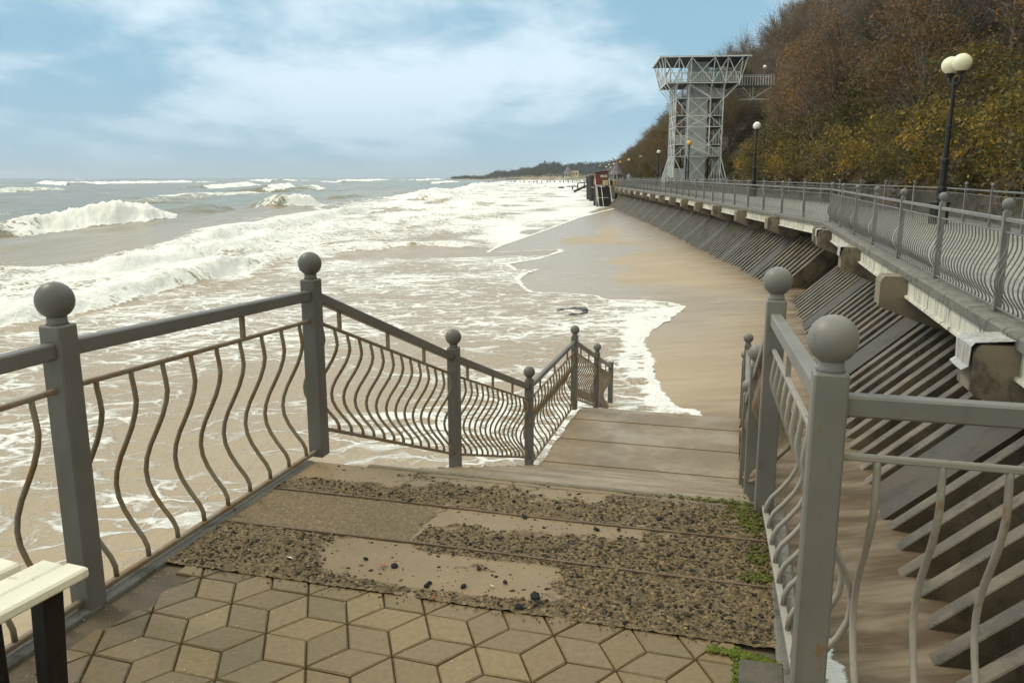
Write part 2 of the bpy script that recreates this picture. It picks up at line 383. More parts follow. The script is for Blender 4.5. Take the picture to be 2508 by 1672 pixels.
# worn concrete step strips: one relief sheet with sandy puddled hollows
na, nb = 190, 330
ag = np.linspace(.418, AE-.015, na)[:, None]+np.zeros((1, nb)); bg_ = np.linspace(-.02, DW+.02, nb)[None, :]+np.zeros((na, 1))
rough_m = vnoise(ag*2.6+3, bg_*1.7, 3, 4)*.5
rowi = np.where(ag < .86, 0, np.where(ag < 1.28, 1, 2)); fr = np.where(ag < .86, (ag-.43)/.43, np.where(ag < 1.28, (ag-.86)/.42, (ag-1.28)/.44))
sand = np.zeros_like(ag)
sand = np.where(rowi == 0, sstep(bg_, .50, .90)*(1-sstep(bg_, 1.45, 1.95))*sstep(fr, .04+.18*np.clip(bg_-1.1, 0, 1), .26)*(1-sstep(fr, .80, .95)*sstep(bg_, .85, 1.15))*1.25, sand)
sand = np.where(rowi == 1, np.maximum((1-sstep(bg_, .93, .99))*1.3, (1-sstep(bg_, 1.5, 2.5))*sstep(fr, .25, .95)*.85+.13), sand)
sand = np.where(rowi == 2, (1-sstep(bg_, 1.0, 2.2))*sstep(fr, .1, .75)*.95+.12, sand)
sand = sand+rough_m*1.0+vnoise(ag*9, bg_*7, 8, 4)*.26+vnoise(ag*30, bg_*30, 18, 2)*.12
sandm = sstep(sand, .34, .66); slabm = ((rowi == 1) & (bg_ < .95)).astype(float)
peb = vnoise(ag*70, bg_*70, 12, 2)*.0035+vnoise(ag*32, bg_*32, 14, 2)*.003
zg = .000+peb*(1-sandm)*(1-slabm*.8)+.001*vnoise(ag*20, bg_*20, 2, 2)*sandm+(1-sandm)*.001-np.exp(-((ag-.86)/.008)**2)*.004-np.exp(-((ag-1.28)/.008)**2)*.004
clus = sstep(vnoise(ag*6, bg_*5, 44, 3), -.35, .45)
crack = np.exp(-((bg_-(.965+.03*vnoise(ag*16, bg_*0, 31, 3)))/.006)**2)*(rowi == 1); zg -= crack*.008
Xg = O0.x+ag*SV.x+bg_*NV.x; Yg = O0.y+ag*SV.y+bg_*NV.y
bed = grid_mesh('worn_concrete', Xg, Yg, zg+.003, M['bed'], {'sandy': np.clip(sandm*(1-slabm)+slabm*.30-crack, 0, 1)}); bed['kind'] = 'structure'
for a_ in (.86, 1.28):
    st = MB(); n_ = 26
    for i in range(n_):
        b0 = -.02+i*(DW+.02)/n_; b1 = b0+(DW+.02)/n_-.0005
        st.bar(L(a_+.006*math.sin(b0*3+a_*5), b0, .003), L(a_+.006*math.sin(b1*3+a_*5), b1, .003), .010+.005*random.random(), .012)
    st.build('edge_strip', M['steel_rust'], platform)
st = MB()
st.bar(L(AE-.005, .35, -.004), L(AE-.005, DW+.03, -.004), .035, .03, bev=.006); st.bar(L(AE-.06, .7, -.0035), L(AE-.06, DW, -.0035), .022, .022, bev=.004)
st.build('nosing', M['cement'], platform)
blk = MB(); blk.bbox(L(.11, 2.445, -.001), (.42, .145, .03), SV, NV, bev=.008); blk.build('drain_block', M['wetconc'], platform)
# loose gravel: mass nobody could count
gv = MB(); pal = [(.030, .027, .024)]*6+[(.055, .044, .031)]*6+[(.11, .080, .046)]*5+[(.18, .128, .068)]*3+[(.23, .17, .09)]*1+[(.12, .07, .045)]
ico = [(0, 0, 1), (.894, 0, .447), (.276, .851, .447), (-.724, .526, .447), (-.724, -.526, .447), (.276, -.851, .447), (.724, .526, -.447), (-.276, .851, -.447), (-.894, 0, -.447), (-.276, -.851, -.447), (.724, -.526, -.447), (0, 0, -1)]
icf = [(0, 1, 2), (0, 2, 3), (0, 3, 4), (0, 4, 5), (0, 5, 1), (1, 6, 2), (2, 7, 3), (3, 8, 4), (4, 9, 5), (5, 10, 1), (1, 10, 6), (2, 6, 7), (3, 7, 8), (4, 8, 9), (5, 9, 10), (11, 7, 6), (11, 8, 7), (11, 9, 8), (11, 10, 9), (11, 6, 10)]
def stone(c, r, col, target):
    th = random.uniform(0, 6.28); sx, sy, sz = random.uniform(.8, 1.5), random.uniform(.6, 1.), random.uniform(.4, .75); ct, s_ = math.cos(th), math.sin(th); vs = []
    for x, y, z in ico:
        k = random.uniform(.75, 1.15)*r; x *= sx*k; y *= sy*k; vs.append((c[0]+x*ct-y*s_, c[1]+x*s_+y*ct, c[2]+z*sz*k))
    target.add(vs, icf, col)
for k in range(19000):
    a = random.uniform(.44, AE-.04); b = random.uniform(.02, DW-.02); i = int((a-.418)/(AE-.433)*(na-1)); j = int((b+.02)/(DW+.04)*(nb-1))
    p_ = (1-sandm[i, j])*(1-slabm[i, j])
    if random.random() > p_*(.40+.48*clus[i, j]+.25*max(0, min(1, (b-1.2)/.9)))+.05*(1-slabm[i, j]): continue
    r = random.choice([.003, .004, .004, .005, .005, .006, .008, .011]) if random.random() < .985 else random.uniform(.010, .015)
    q = L(a, b, zg[i, j]+.003-r*.05); stone(q, r, random.choice(pal), gv)
for k in range(260):
    a = .43-abs(random.gauss(0, .03)); b = random.uniform(.15, 2.3); stone(L(a, b, .004), random.uniform(.002, .005), random.choice(pal), gv)
for (u, v, r) in ((905, 1298, .02), (980, 1345, .014), (985, 1338, .013), (1065, 1345, .016), (1228, 1368, .024), (1100, 1305, .012), (1192, 1391, .017), (1160, 1335, .012), (840, 1282, .016), (1370, 1215, .014), (1515, 1190, .02), (1180, 1150, .013), (660, 1262, .009), (1205, 1186, .016), (940, 1150, .014), (1420, 1215, .012)):
    q = at_z(u, v, .01); stone(q, r, (.03, .03, .033), gv)
prop(gv.build('gravel', M['stone']), kind='stuff')
lf = MB()
for u, v, z, c, r in ((880, 1296, .012, (.42, .17, .06), .022), (995, 1370, .012, (.33, .10, .05), .016), (665, 1280, .014, (.62, .58, .5), .018), (1625, 1057, -1.89, (.40, .12, .04), .035), (1545, 1030, -1.89, (.36, .15, .05), .03), (1340, 1395, .012, (.4, .22, .1), .012), (540, 1167, .02, (.3, .14, .09), .02), (1130, 1345, .01, (.5, .45, .3), .014)):
    q = at_z(u, v, z); a = random.uniform(0, 6); d1 = Vector((math.cos(a), math.sin(a), .1))*r; d2 = Vector((-math.sin(a), math.cos(a), .25))*r*.55; Z_ = Vector((0, 0, r*.2))
    lf.add([q-d1, q-d2*.9+Z_, q+d1, q+d2+Z_, q], [(0, 1, 4), (1, 2, 4), (2, 3, 4), (3, 0, 4)], c)
prop(lf.build('fallen_leaves', M['stone']), kind='stuff')
# moss along the right edge
ms = MB()
def moss_patch(a0, b0, sa, sb, n):
    for k in range(n):
        a = random.gauss(a0, sa); b = min(random.gauss(b0, sb), DW+.05); r = random.uniform(.004, .011); g = random.uniform(.7, 1.3)
        stone(L(a, b, .006+random.random()*.006), r, (.085*g, .094*g, .022*g), ms)
for q in ((1.60, 2.40, .07, .05, 240), (1.42, 2.44, .07, .035, 130), (1.12, 2.45, .05, .03, 90), (.93, 2.45, .03, .04, 120), (1.70, 2.3, .015, .15, 140)): moss_patch(*q)
for k in range(420):
    b = random.uniform(2.27, 2.51); a = .345-.03*(b-2.27)/.24+.02*math.sin(b*14)+random.gauss(0, .010); g = random.uniform(.6, 1.3); stone(L(a, b, .008), random.uniform(.004, .010), (.095*g, .112*g, .02*g), ms)
for k in range(160):
    a = random.uniform(.1, .4); g = random.uniform(.7, 1.2); stone(L(a, 2.365+random.gauss(0, .006), .004), random.uniform(.003, .007), (.09*g, .12*g, .02*g), ms)
prop(ms.build('moss', M['moss']), kind='stuff')
# light flecks and shell bits lying on the tiles
fl = MB()
for k in range(420):
    a, b = random.uniform(-1.4, .42), abs(random.gauss(0, .7))
    if b < 2.4: stone(L(a, b, .002), random.uniform(.001, .0032), random.choice([(.5, .45, .36), (.4, .33, .22), (.55, .52, .45)]), fl)
prop(fl.build('grit', M['stone']), kind='stuff')
# ================================================================== RAILINGS
BEL = [(0, 0), (.055, .002), (.10, .018), (.17, .062), (.24, .10), (.31, .124), (.38, .13), (.45, .12), (.53, .094), (.62, .055), (.70, .022), (.78, -.002), (.84, -.012), (.90, -.008), (.96, 0), (1, 0)]
BALM = {}
def baluster_mesh(h, m, r, n):
    k = (round(h, 3), m.name, r, n)
    if k not in BALM:
        b = MB(); b.tube([(o, 0, f*h) for f, o in (BEL if n > 5 else BEL[::2]+[BEL[-1]])], r, n); BALM[k] = b.mesh('baluster', m, smooth=True)
    return BALM[k]
POSTM = {}
def railing(name, label, posts, out, nbal, hp=1.09, pw=.09, br=.066, group=None, m=None, mb=None, rise=None, own=None, skip_ball=(), skip_post=(), zlow=.035, stubs=(.5,), base=0., nseg=8, brad=.0105, rail=(.052, .058), extra=None, limit=100, gap=.22, hps=None):
    m = m or M['grey']; mb = mb or M['grey_rust']; hpl = hps or [hp]*len(posts)
    posts = [Vector(p) for p in posts]; root = thing(name, posts[0], label, 'railing', group); og = posts[0]
    for i, p in enumerate(posts):
        if i in skip_post: continue
        o2 = out[min(i, len(out)-1)] if isinstance(out, list) else out; ang = math.atan2(o2.y, o2.x)
        hp = hpl[i]; key = ('p', hp, pw, base, m.name)
        if key not in POSTM:
            q = MB(); q.bbox((0, 0, (hp-base)/2+base), (pw, pw, hp-base), bev=.006); POSTM[key] = q.mesh('post', m)
        po = inst('post', POSTM[key], root, p-og, ang)
        if i not in skip_ball:
            key = ('b', hp, br, m.name, nseg)
            if key not in POSTM:
                q = MB(); q.lathe((0, 0, hp-.002), [(br*.60, 0), (br*.52, .012), (br*.5, br*.6)], nseg*2); q.ball((0, 0, hp+.010+br*1.15), br, nseg*2+4, nseg+4); POSTM[key] = q.mesh('ball_finial', m, smooth=True)
            inst('ball_finial', POSTM[key], po)
    hp = max(hpl); nb_done = 0; rest = MB(); zt, zm = hp-.09, hp-.235; hb = zm-zlow-.004
    me = baluster_mesh(hb, mb, brad, 7 if brad > .0095 else 5); rv = [tuple(v.co) for v in me.vertices]; rf = [tuple(f.vertices) for f in me.polygons]
    for i in range(len(posts)-1):
        p, q = posts[i], posts[i+1]; o2 = out[min(i, len(out)-1)] if isinstance(out, list) else out; ang = math.atan2(o2.y, o2.x)
        d = q-p; dh = Vector((d.x, d.y, 0)); l = dh.length; u = d/l; e0 = p+u*(pw/2-.004); e1_ = q-u*(pw/2-.004); Z = Vector((0, 0, 1))
        ha, hb_ = hpl[i]-hp, hpl[i+1]-hp
        b = MB(); b.bar(e0+Z*(zt+ha), e1_+Z*(zt+hb_), rail[0], rail[1], bev=.006); b.build('top_rail', m, root)
        b = MB(); b.bar(e0+Z*(zm+ha), e1_+Z*(zm+hb_), .021, .019, bev=.004); b.build('middle_rail', mb, root)
        b = MB(); b.bar(e0+Z*zlow, e1_+Z*zlow, .026, .022, bev=.004); b.build('bottom_rail', mb, root)
        for f in stubs:
            b = MB(); c = p+d*f+Z*(ha+(hb_-ha)*f); b.bar(c+Z*(zm+.008), c+Z*(zt-rail[1]/2+.004), .02, .02, up=u); b.build('stub', mb, root)
        n = nbal[i] if isinstance(nbal, (list, tuple)) else nbal
        for k in range(n):
            f = ((k+.5+gap)/(n+2*gap)); c = p+d*f+Z*(zlow+.008)+o2*(-.0)
            if nb_done < limit: inst('baluster', me, root, c-og, ang+random.gauss(0, .025), (1, 1, 1+(ha+(hb_-ha)*f)/hb)); nb_done += 1
            else:
                ca, sa = math.cos(ang), math.sin(ang); rest.add([(c.x+x*ca-y*sa, c.y+x*sa+y*ca, c.z+z) for x, y, z in rv], rf)
    if rest.V: prop(rest.build('balusters', mb, root, smooth=True), kind='stuff')
    return root
AL, A5 = 6.33, 8.98; ZL = -1.72; B0 = .115; B1 = DW-.04
rg = 'foreground railings'; H2 = 1.04
railing('railing', 'grey railing along the left edge of the tiled platform, behind the white bench', [L(-3.5, -.015), L(-1.73, -.015), L(.045, -.02), L(1.82, -.01)], -NV, [9, 9, 9], hps=[1.09, 1.09, 1.09, H2], stubs=(.62,), group=rg, gap=.3)
railing('stair_railing', 'grey railing sloping down the left side of the first flight from platform to landing', [L(1.82, -.01), L(3.9, .09, -.86), L(AL, B0, ZL)], -NV, [14, 15], hps=[H2, 1.09, 1.09], skip_post=(0,), stubs=(.14, .44, .72), group=rg, zlow=.17, gap=.1)
railing('railing', 'level grey railing along the left side of the wet brown stair landing', [L(AL, B0, ZL), L(A5, B0, ZL)], -NV, [16], skip_post=(0,), stubs=(.2, .5, .8), group=rg, zlow=.06, gap=.1)
railing('stair_railing', 'rusting railing stepping down left of the last flight into the foaming water', [L(A5, B0, ZL), L(10.8, .14, ZL-.62), L(12.8, .08, ZL-1.23)], -NV, [13, 13], skip_post=(0,), skip_ball=(2,), stubs=(.25, .6), group=rg, zlow=.16, gap=.1)
railing('railing', 'grey railing with large ball posts along the right edge of the platform beside the moss', [L(0.0, 2.556), L(1.66, 2.485)], NV, [9], hps=[1.09, H2], stubs=(.6,), group=rg, m=M['grey_rail'], mb=M['pale_rust'], gap=.3)
railing('stair_railing', 'grey railing sloping down the right side of the first flight toward the sand', [L(1.66, 2.485), L(3.9, B1, -.86), L(AL, B1, ZL)], NV, [14, 15], hps=[H2, 1.09, 1.09], skip_post=(0,), stubs=(.3, .7), group=rg, zlow=.17, m=M['grey_rail'], gap=.1)
railing('railing', 'level grey railing along the right side of the brown stair landing by the sand', [L(AL, B1, ZL), L(A5, B1+.02, ZL)], NV, [16], skip_post=(0,), stubs=(.2, .5, .8), group=rg, zlow=.06, m=M['grey_rail'], gap=.1)
railing('stair_railing', 'railing stepping down right of the last flight onto the wet sand', [L(A5, B1+.02, ZL), L(10.8, B1+.02, ZL-.62)], NV, [13], skip_post=(0,), stubs=(.25, .6), group=rg, zlow=.16, m=M['grey_rail'], gap=.1)
railing('railing', 'pale grey railing crossing the lower right corner in front of the ribbed seawall', [L(0, 2.556), L(0, DW+1.42), L(0, DW+2.75)], SV, [8, 7], skip_post=(0,), stubs=(.6,), group=rg, m=M['grey_rail'], mb=M['pale_rust'], gap=.35, zlow=.05)
# ================================================================== BEACH STAIRCASE
sc = thing('beach_staircase', L(AE, 1.2, -.1), 'brown wet metal staircase with a plated landing leading down to the beach', 'staircase')
for k in range(12):
    f = k/12; b = MB(); a0 = AE+.05+(AL-AE-.05)*f; b.bbox(L(a0+.21, DW/2+.05, -.14+(ZL+.14)*((k+.5)/12)), (.40, 2.30, .03), SV, NV, bev=.005); b.build('tread', M['plate'], sc)
for k in range(6):
    a0 = AL-.05+(A5-AL+.05)*k/6; a1 = AL-.05+(A5-AL+.05)*(k+1)/6; dz = .006*(k % 2)
    b = MB(); b.prism([L(a0-.01, .17+.02*(k % 2), ZL-.022+dz), L(a1, .17+.02*(k % 2), ZL-.024+dz), L(a1, DW-.08, ZL-.024+dz), L(a0-.01, DW-.08, ZL-.022+dz)][::-1], (0, 0, .02)); b.build('landing_plate', M['plate'], sc)
for k in range(11):
    f = k/11; b = MB(); b.bbox(L(A5+.2+(3.7)*f, DW/2+.05, ZL-.08-1.22*f), (.36, 2.30, .03), SV, NV, bev=.005); b.build('tread', M['plate'], sc)
for bb in (.20, DW-.12):
    b = MB(); b.bar(L(AE, bb, -.28), L(AL, bb, ZL-.14), .06, .22); b.bar(L(AL, bb, ZL-.14), L(A5, bb, ZL-.14), .06, .20); b.bar(L(A5, bb, ZL-.16), L(13.0, bb, ZL-1.42), .06, .22); b.build('stringer', M['steel_rust'], sc)
for a_ in (AL+.1, A5-.1):
    for bb in (.3, DW-.25):
        b = MB(); b.box(L(a_, bb, ZL-.9), (.16, .16, 1.5), SV, NV); b.build('leg', M['conc_dark'], sc)
# ================================================================== BENCH (bottom left)
bench = thing('park_bench', L(-.35, .28, 0), 'white slatted bench with chipped black leg at the left edge of the platform', 'bench')
M['bench'] = m_paint('chipped_cream_paint', (.80, .755, .62), .10, .5, .6)
tl_ = at_z(210, 1292, .46); BD = (at_z(0, 1402, .46)-tl_).normalized(); BN = Vector((-BD.y, BD.x, 0));  BN = BN if BN.x < 0 else -BN
P0 = at_z(207, 1312, .45)
def slat(off, wd, nm, ext=0.):
    b = MB(); b.bbox(P0+BN*(off+wd/2)+BD*(.75-ext/2), (1.5+ext, wd, .034), BD, BN, bev=.007); b.build(nm, M['bench'], bench)
slat(0, .085, 'seat_slat'); slat(.0875, .085, 'seat_slat', -.012); slat(.215, .10, 'seat_slat', -.05); slat(.35, .10, 'seat_slat', -.05)
lg = MB(); c0 = P0+BD*.085+BN*.055
lg.prism([c0+BD*-.035+Vector((0, 0, -.018)), c0+BD*.035+Vector((0, 0, -.018)), c0+BD*.03+BN*.03+Vector((0, 0, -.452)), c0+BD*-.03+BN*.03+Vector((0, 0, -.452))], BN*.05); 
M['leg'] = m_paint('chipped_black', (.018, .014, .012), .12, .6, 1.2); lg.build('leg', M['leg'], bench)
lg = MB(); lg.bbox(c0+BD*1.25+Vector((0, 0, -.235)), (.06, .05, .434), BD, BN); lg.build('leg', M['leg'], bench)
lg = MB(); lg.bbox(c0+BN*.27+BD*.02+Vector((0, 0, -.235)), (.06, .05, .434), BD, BN); lg.build('leg', M['leg'], bench)
# ================================================================== PROMENADE (setting)
def rise(y): return .15*min(1, max(0, (y-8)/55.))
def arc(pts, step):
    out = [Vector(pts[0])]; carry = 0
    for i in range(len(pts)-1):
        a, b = Vector(pts[i]), Vector(pts[i+1]); l = (b-a).length; t = step-carry
        while t <= l: out.append(a+(b-a)*(t/l)); t += step
        carry = l-(t-step)
    return out
def v2(p): return Vector((p.x, p.y))
NEARP = [v2(L(-14, 5.35)), v2(L(28.0, 5.30))]
FARP = [NEARP[1], Vector((12.0, 47.7)), Vector((13.0, 65.6)), Vector((14.35, 102)), Vector((14.9, 119))]
FAR2 = [FARP[-1], Vector((17.2, 160)), Vector((20.6, 200)), Vector((24.5, 245)), Vector((29, 320))]
INNP = [v2(L(-14, 9.7)), v2(L(32.5, 9.62)), Vector((17.3, 47)), Vector((18.0, 66)), Vector((18.8, 88)), Vector((19.9, 106)), Vector((21.9, 125)), Vector((25.6, 165)), Vector((28.6, 205)), Vector((32, 245)), Vector((37, 320))]
OUTP = [NEARP[0]]+FARP+FAR2[1:]
def resample(pts, n):
    P = [Vector(p) for p in pts]; ls = [0]
    for i in range(len(P)-1): ls.append(ls[-1]+(P[i+1]-P[i]).length)
    out = []
    for k in range(n):
        t = ls[-1]*k/(n-1); i = max(j for j in range(len(P)-1) if ls[j] <= t+1e-9); out.append(P[i]+(P[i+1]-P[i])*((t-ls[i])/(ls[i+1]-ls[i])))
    return out
def miter(pts):
    ns = []
    for i in range(len(pts)):
        if i == 0: t = pts[1]-pts[0]
        elif i == len(pts)-1: t = pts[-1]-pts[-2]
        else: t = (pts[i]-pts[i-1]).normalized()+(pts[i+1]-pts[i]).normalized()
        t = t.normalized(); n = Vector((t.y, -t.x))
        if 0 < i < len(pts)-1:
            s_ = (pts[i]-pts[i-1]).normalized(); n = n/max(.5, n.dot(Vector((s_.y, -s_.x))))
        ns.append(n)          # points inland (right of travel)
    return ns
def strip(mb, pts, prof, z0=0.):
    # sweep a profile [(offset inland, z)] along plan points
    ns = miter(pts); k = len(prof); vs = []; fs = []
    for p, n in zip(pts, ns):
        for o, z in prof: q = p+n*o; vs.append((q.x, q.y, z+rise(p.y)+z0))
    for i in range(len(pts)-1):
        for j in range(k-1): fs.append((i*k+j, (i+1)*k+j, (i+1)*k+j+1, i*k+j+1))
    mb.add(vs, fs)
def dense(pts, step):
    out = []
    for i in range(len(pts)-1):
        n = max(1, int((pts[i+1]-pts[i]).length/step))
        out += [pts[i]+(pts[i+1]-pts[i])*(k/n) for k in range(n)]
    return out+[pts[-1]]
OD = dense(OUTP, 3.0)
pr = MB(); npt = 120; oo = resample(OUTP, npt)
def near_inner(p):
    best = None
    for i in range(len(INNP)-1):
        a, b = INNP[i], INNP[i+1]; d = b-a; t = max(0, min(1, (p-a).dot(d)/d.dot(d))); q = a+d*t; l = (q-p).length
        if best is None or l < best[0]: best = (l, q)
    return best[1]
vs = []; fs = []
for i, p in enumerate(oo):
    q = near_inner(p); dq = (q-p).normalized(); zz_ = rise(p.y)
    p0 = p+dq*.10; q1 = q+dq*.7; pm = p0+(q1-p0)*.5
    vs += [(p0.x, p0.y, zz_-.45), (p0.x, p0.y, zz_), (pm.x, pm.y, zz_+.012), (q1.x, q1.y, zz_), (q1.x, q1.y, zz_-.45)]
for i in range(npt-1):
    for j in range(4): fs.append((i*5+j, (i+1)*5+j, (i+1)*5+j+1, i*5+j+1))
pr.add(vs, fs)
prom = prop(pr.build('promenade', M['prom_deck']), kind='structure')
k_ = MB(); strip(k_, OD, [(.12, -.16), (-.215, -.16), (-.23, -.145), (-.23, -.03), (-.20, -.002), (-.02, .016), (.03, .016), (.12, .010)]); k_.build('kerb', M['kerb'], prom)
k_ = MB(); strip(k_, OD, [(.1, -.161), (-.155, -.161), (-.155, -.43), (-.20, -.44), (-.205, -.475), (.1, -.475)]); k_.build('fascia', M['white_wash'], prom)
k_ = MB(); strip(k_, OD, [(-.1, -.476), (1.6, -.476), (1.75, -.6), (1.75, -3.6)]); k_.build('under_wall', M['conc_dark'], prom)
# brackets (deck beams sticking out of the fascia), some with a crumpled sheet-metal cover
def bracket(p, n, z, cover=0, wid=.52):
    t = Vector((-n.y, n.x)); n3 = Vector((n.x, n.y, 0)); t3 = Vector((t.x, t.y, 0)); base = Vector((p.x, p.y, z))
    b = MB(); q = [base+n3*o+Vector((0, 0, h))-t3*(wid/2) for o, h in ((-.60, -.16), (-.63, -.22), (-.63, -.62), (-.56, -.68), (.3, -1.0), (1.6, -1.05), (1.6, -.48), (-.16, -.48), (-.16, -.12), (-.56, -.12))]
    b.prism(q, t3*wid); o = b.build('bracket', M['conc_beam'], prom)
    if cover:
        c = MB(); w2 = wid/2+.02
        if cover == 1: prof = [(-.15, -.06), (-.62, -.09), (-.67, -.14), (-.665, -.36), (-.73, -.40)]
        else: prof = [(-.50, -.09), (-.66, -.12), (-.672, -.34)]
        vs = []; fs = []; r = random.Random(int(p.y*10))
        for o_, h in prof:
            for s_ in (-w2, 0, w2): vs.append(base+n3*(o_+r.uniform(-.01, .01))+t3*s_+Vector((0, 0, h+r.uniform(-.012, .012))))
        for i in range(len(prof)-1):
            for j in range(2): fs.append((i*3+j, i*3+j+1, (i+1)*3+j+1, (i+1)*3+j))
        c.add(vs, fs); co = c.build('metal_cover', M['sheet'], o)
        sm = co.modifiers.new('s', 'SOLIDIFY'); sm.thickness = .006
M['sheet'] = m_conc('weathered_sheet_metal', (.36, .355, .33), (.47, .465, .44), (.13, .10, .06), .75, 2.6, .45, .2, 0, True)
for a_, cv in ((1.2, 0), (7.25, 1), (13.25, 0), (19.1, 2), (25.6, 2), (27.2, 0)):
    bracket(v2(L(a_, 5.35)), v2(NV), rise(L(a_, 5.35).y), cv)
FB = arc(FARP, 6.0); 
for i, p in enumerate(FB[1:]):
    j = min(len(FB)-1, i+2); t = (FB[j]-FB[j-1]).normalized(); bracket(p, Vector((t.y, -t.x)), rise(p.y), 2 if i in (2,) else 0)
# ================================================================== RIBBED SEAWALL
def wall_panel(root, org, sdir, ndir, length, nrib, plain, ztop, foot=-1.25, rib_budget=None, last_plain=True):
    # org: point on the deck railing line (z of deck), slab runs seaward-down
    s3 = Vector((sdir.x, sdir.y, 0)); n3 = Vector((ndir.x, ndir.y, 0)); Z = Vector((0, 0, 1))
    A = n3*foot+Z*(-2.5)               # foot line (sand level)
    up = (n3*1.0+Z*.92).normalized(); nrm = (s3.cross(up)).normalized()
    if nrm.z < 0: nrm = -nrm
    ln = 2.55; dn = -.9                 # along slope: from buried to under the deck
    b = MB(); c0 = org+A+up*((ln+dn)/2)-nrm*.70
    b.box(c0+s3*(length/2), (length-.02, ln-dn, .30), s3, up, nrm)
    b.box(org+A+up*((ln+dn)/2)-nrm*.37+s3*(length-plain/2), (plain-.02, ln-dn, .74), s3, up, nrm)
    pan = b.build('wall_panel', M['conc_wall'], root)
    pitch = (length-plain)/nrib; rest = MB()
    for i in range(nrib):
        tgt = MB() if rib_budget[0] > 0 else rest
        w_ = .195+random.uniform(-.012, .012); o = s3*((i+.55)*pitch+random.uniform(-.012, .012))
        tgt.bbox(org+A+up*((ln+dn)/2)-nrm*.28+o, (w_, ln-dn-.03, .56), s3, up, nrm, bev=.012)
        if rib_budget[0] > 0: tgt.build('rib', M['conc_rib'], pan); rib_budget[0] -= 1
    if rest.V: prop(rest.build('ribs', M['conc_rib'], pan), kind='stuff')
sw = thing('seawall', L(0, 4.1, -2.6), 'sloping ribbed concrete seawall below the nearer straight stretch of promenade, right of the stairs', 'seawall')
bud = [70]
for k, a0 in enumerate((-4.1, 2.4, 8.8, 15.2, 21.6)):
    n_ = 10 if k < 4 else 9; ln_ = 6.4 if k < 4 else 4.6
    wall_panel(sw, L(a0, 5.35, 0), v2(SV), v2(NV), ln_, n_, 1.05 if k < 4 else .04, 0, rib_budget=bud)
sw2 = thing('seawall', (10.5, 30, -2.6), 'long ribbed concrete seawall beyond the bend, running far toward the tower', 'seawall')
bud = [100]; FW = arc([Vector(p) for p in FARP], 6.3); FW[0] = FARP[0]+Vector((.1, 1.3))
for i in range(len(FW)-1):
    t = FW[i+1]-FW[i]; ln_ = t.length; t = t.normalized()
    wall_panel(sw2, Vector((FW[i].x, FW[i].y, 0)), t, Vector((t.y, -t.x)), ln_, 10 if i else 8, 1.0, 0, rib_budget=bud)
# ================================================================== PROMENADE RAILINGS
pg = 'promenade railings'
kw = dict(hp=1.17, pw=.085, br=.068, m=M['prom'], mb=M['prom'], group=pg, nseg=6, stubs=(), rail=(.05, .05), zlow=.05)
np_ = [L(27.8-3.22*i, 5.30, 0) for i in range(11)]; np_ = [Vector((p.x, p.y, .016+rise(p.y))) for p in np_]
railing('promenade_railing', 'blue grey bellied railing on the seaward edge of the near straight promenade', np_[::-1], -NV, 19, brad=.0095, limit=0, **kw) if False else railing('promenade_railing', 'blue grey bellied railing on the seaward edge of the near straight promenade', np_[::-1], -NV, 19, limit=100, brad=.0096, **kw)
def ptsline(path, step, off=0.): return [Vector((p.x, p.y, .016+rise(p.y))) for p in arc(path, step)]
fp = ptsline(FARP, 3.05); fo = [Vector((-(fp[min(i+1, len(fp)-1)]-fp[min(i, len(fp)-2)]).normalized().y, (fp[min(i+1, len(fp)-1)]-fp[min(i, len(fp)-2)]).normalized().x, 0)) for i in range(len(fp))]
railing('promenade_railing', 'blue grey railing on the seaward promenade edge beyond the bend, leading past the tower', fp, fo, 18, limit=100, brad=.009, skip_post=(0,), **kw)
ip = ptsline(INNP[:7], 3.05); ip = [p for p in ip if p.y > 12]; io = [Vector((-(ip[min(i+1, len(ip)-1)]-ip[min(i, len(ip)-2)]).normalized().y, (ip[min(i+1, len(ip)-1)]-ip[min(i, len(ip)-2)]).normalized().x, 0)) for i in range(len(ip))]
railing('promenade_railing', 'blue grey railing on the landward promenade edge below the autumn trees', ip, [-o for o in io], 18, limit=100, brad=.009, **kw)
b = MB(); 
for pth in (FAR2, INNP[6:]):
    q = ptsline(pth, 3.2)
    for i, p in enumerate(q):
        b.box(p+Vector((0, 0, .55)), (.085, .085, 1.1)); b.ball(p+Vector((0, 0, 1.2)), .07, 6, 5)
        if i < len(q)-1:
            for z, h in ((1.05, .06), (.9, .03), (.06, .03)): b.bar(p+Vector((0, 0, z)), q[i+1]+Vector((0, 0, z)), .04, h)
            for k in range(1, 9): c = p+(q[i+1]-p)*(k/9); b.box(c+Vector((0, 0, .5)), (.02, .02, .85))
prop(b.build('promenade_railing', M['prom'], origin=(20, 150, 0)), 'distant railings along both sides of the far promenade beyond the red hut', 'railing', pg)
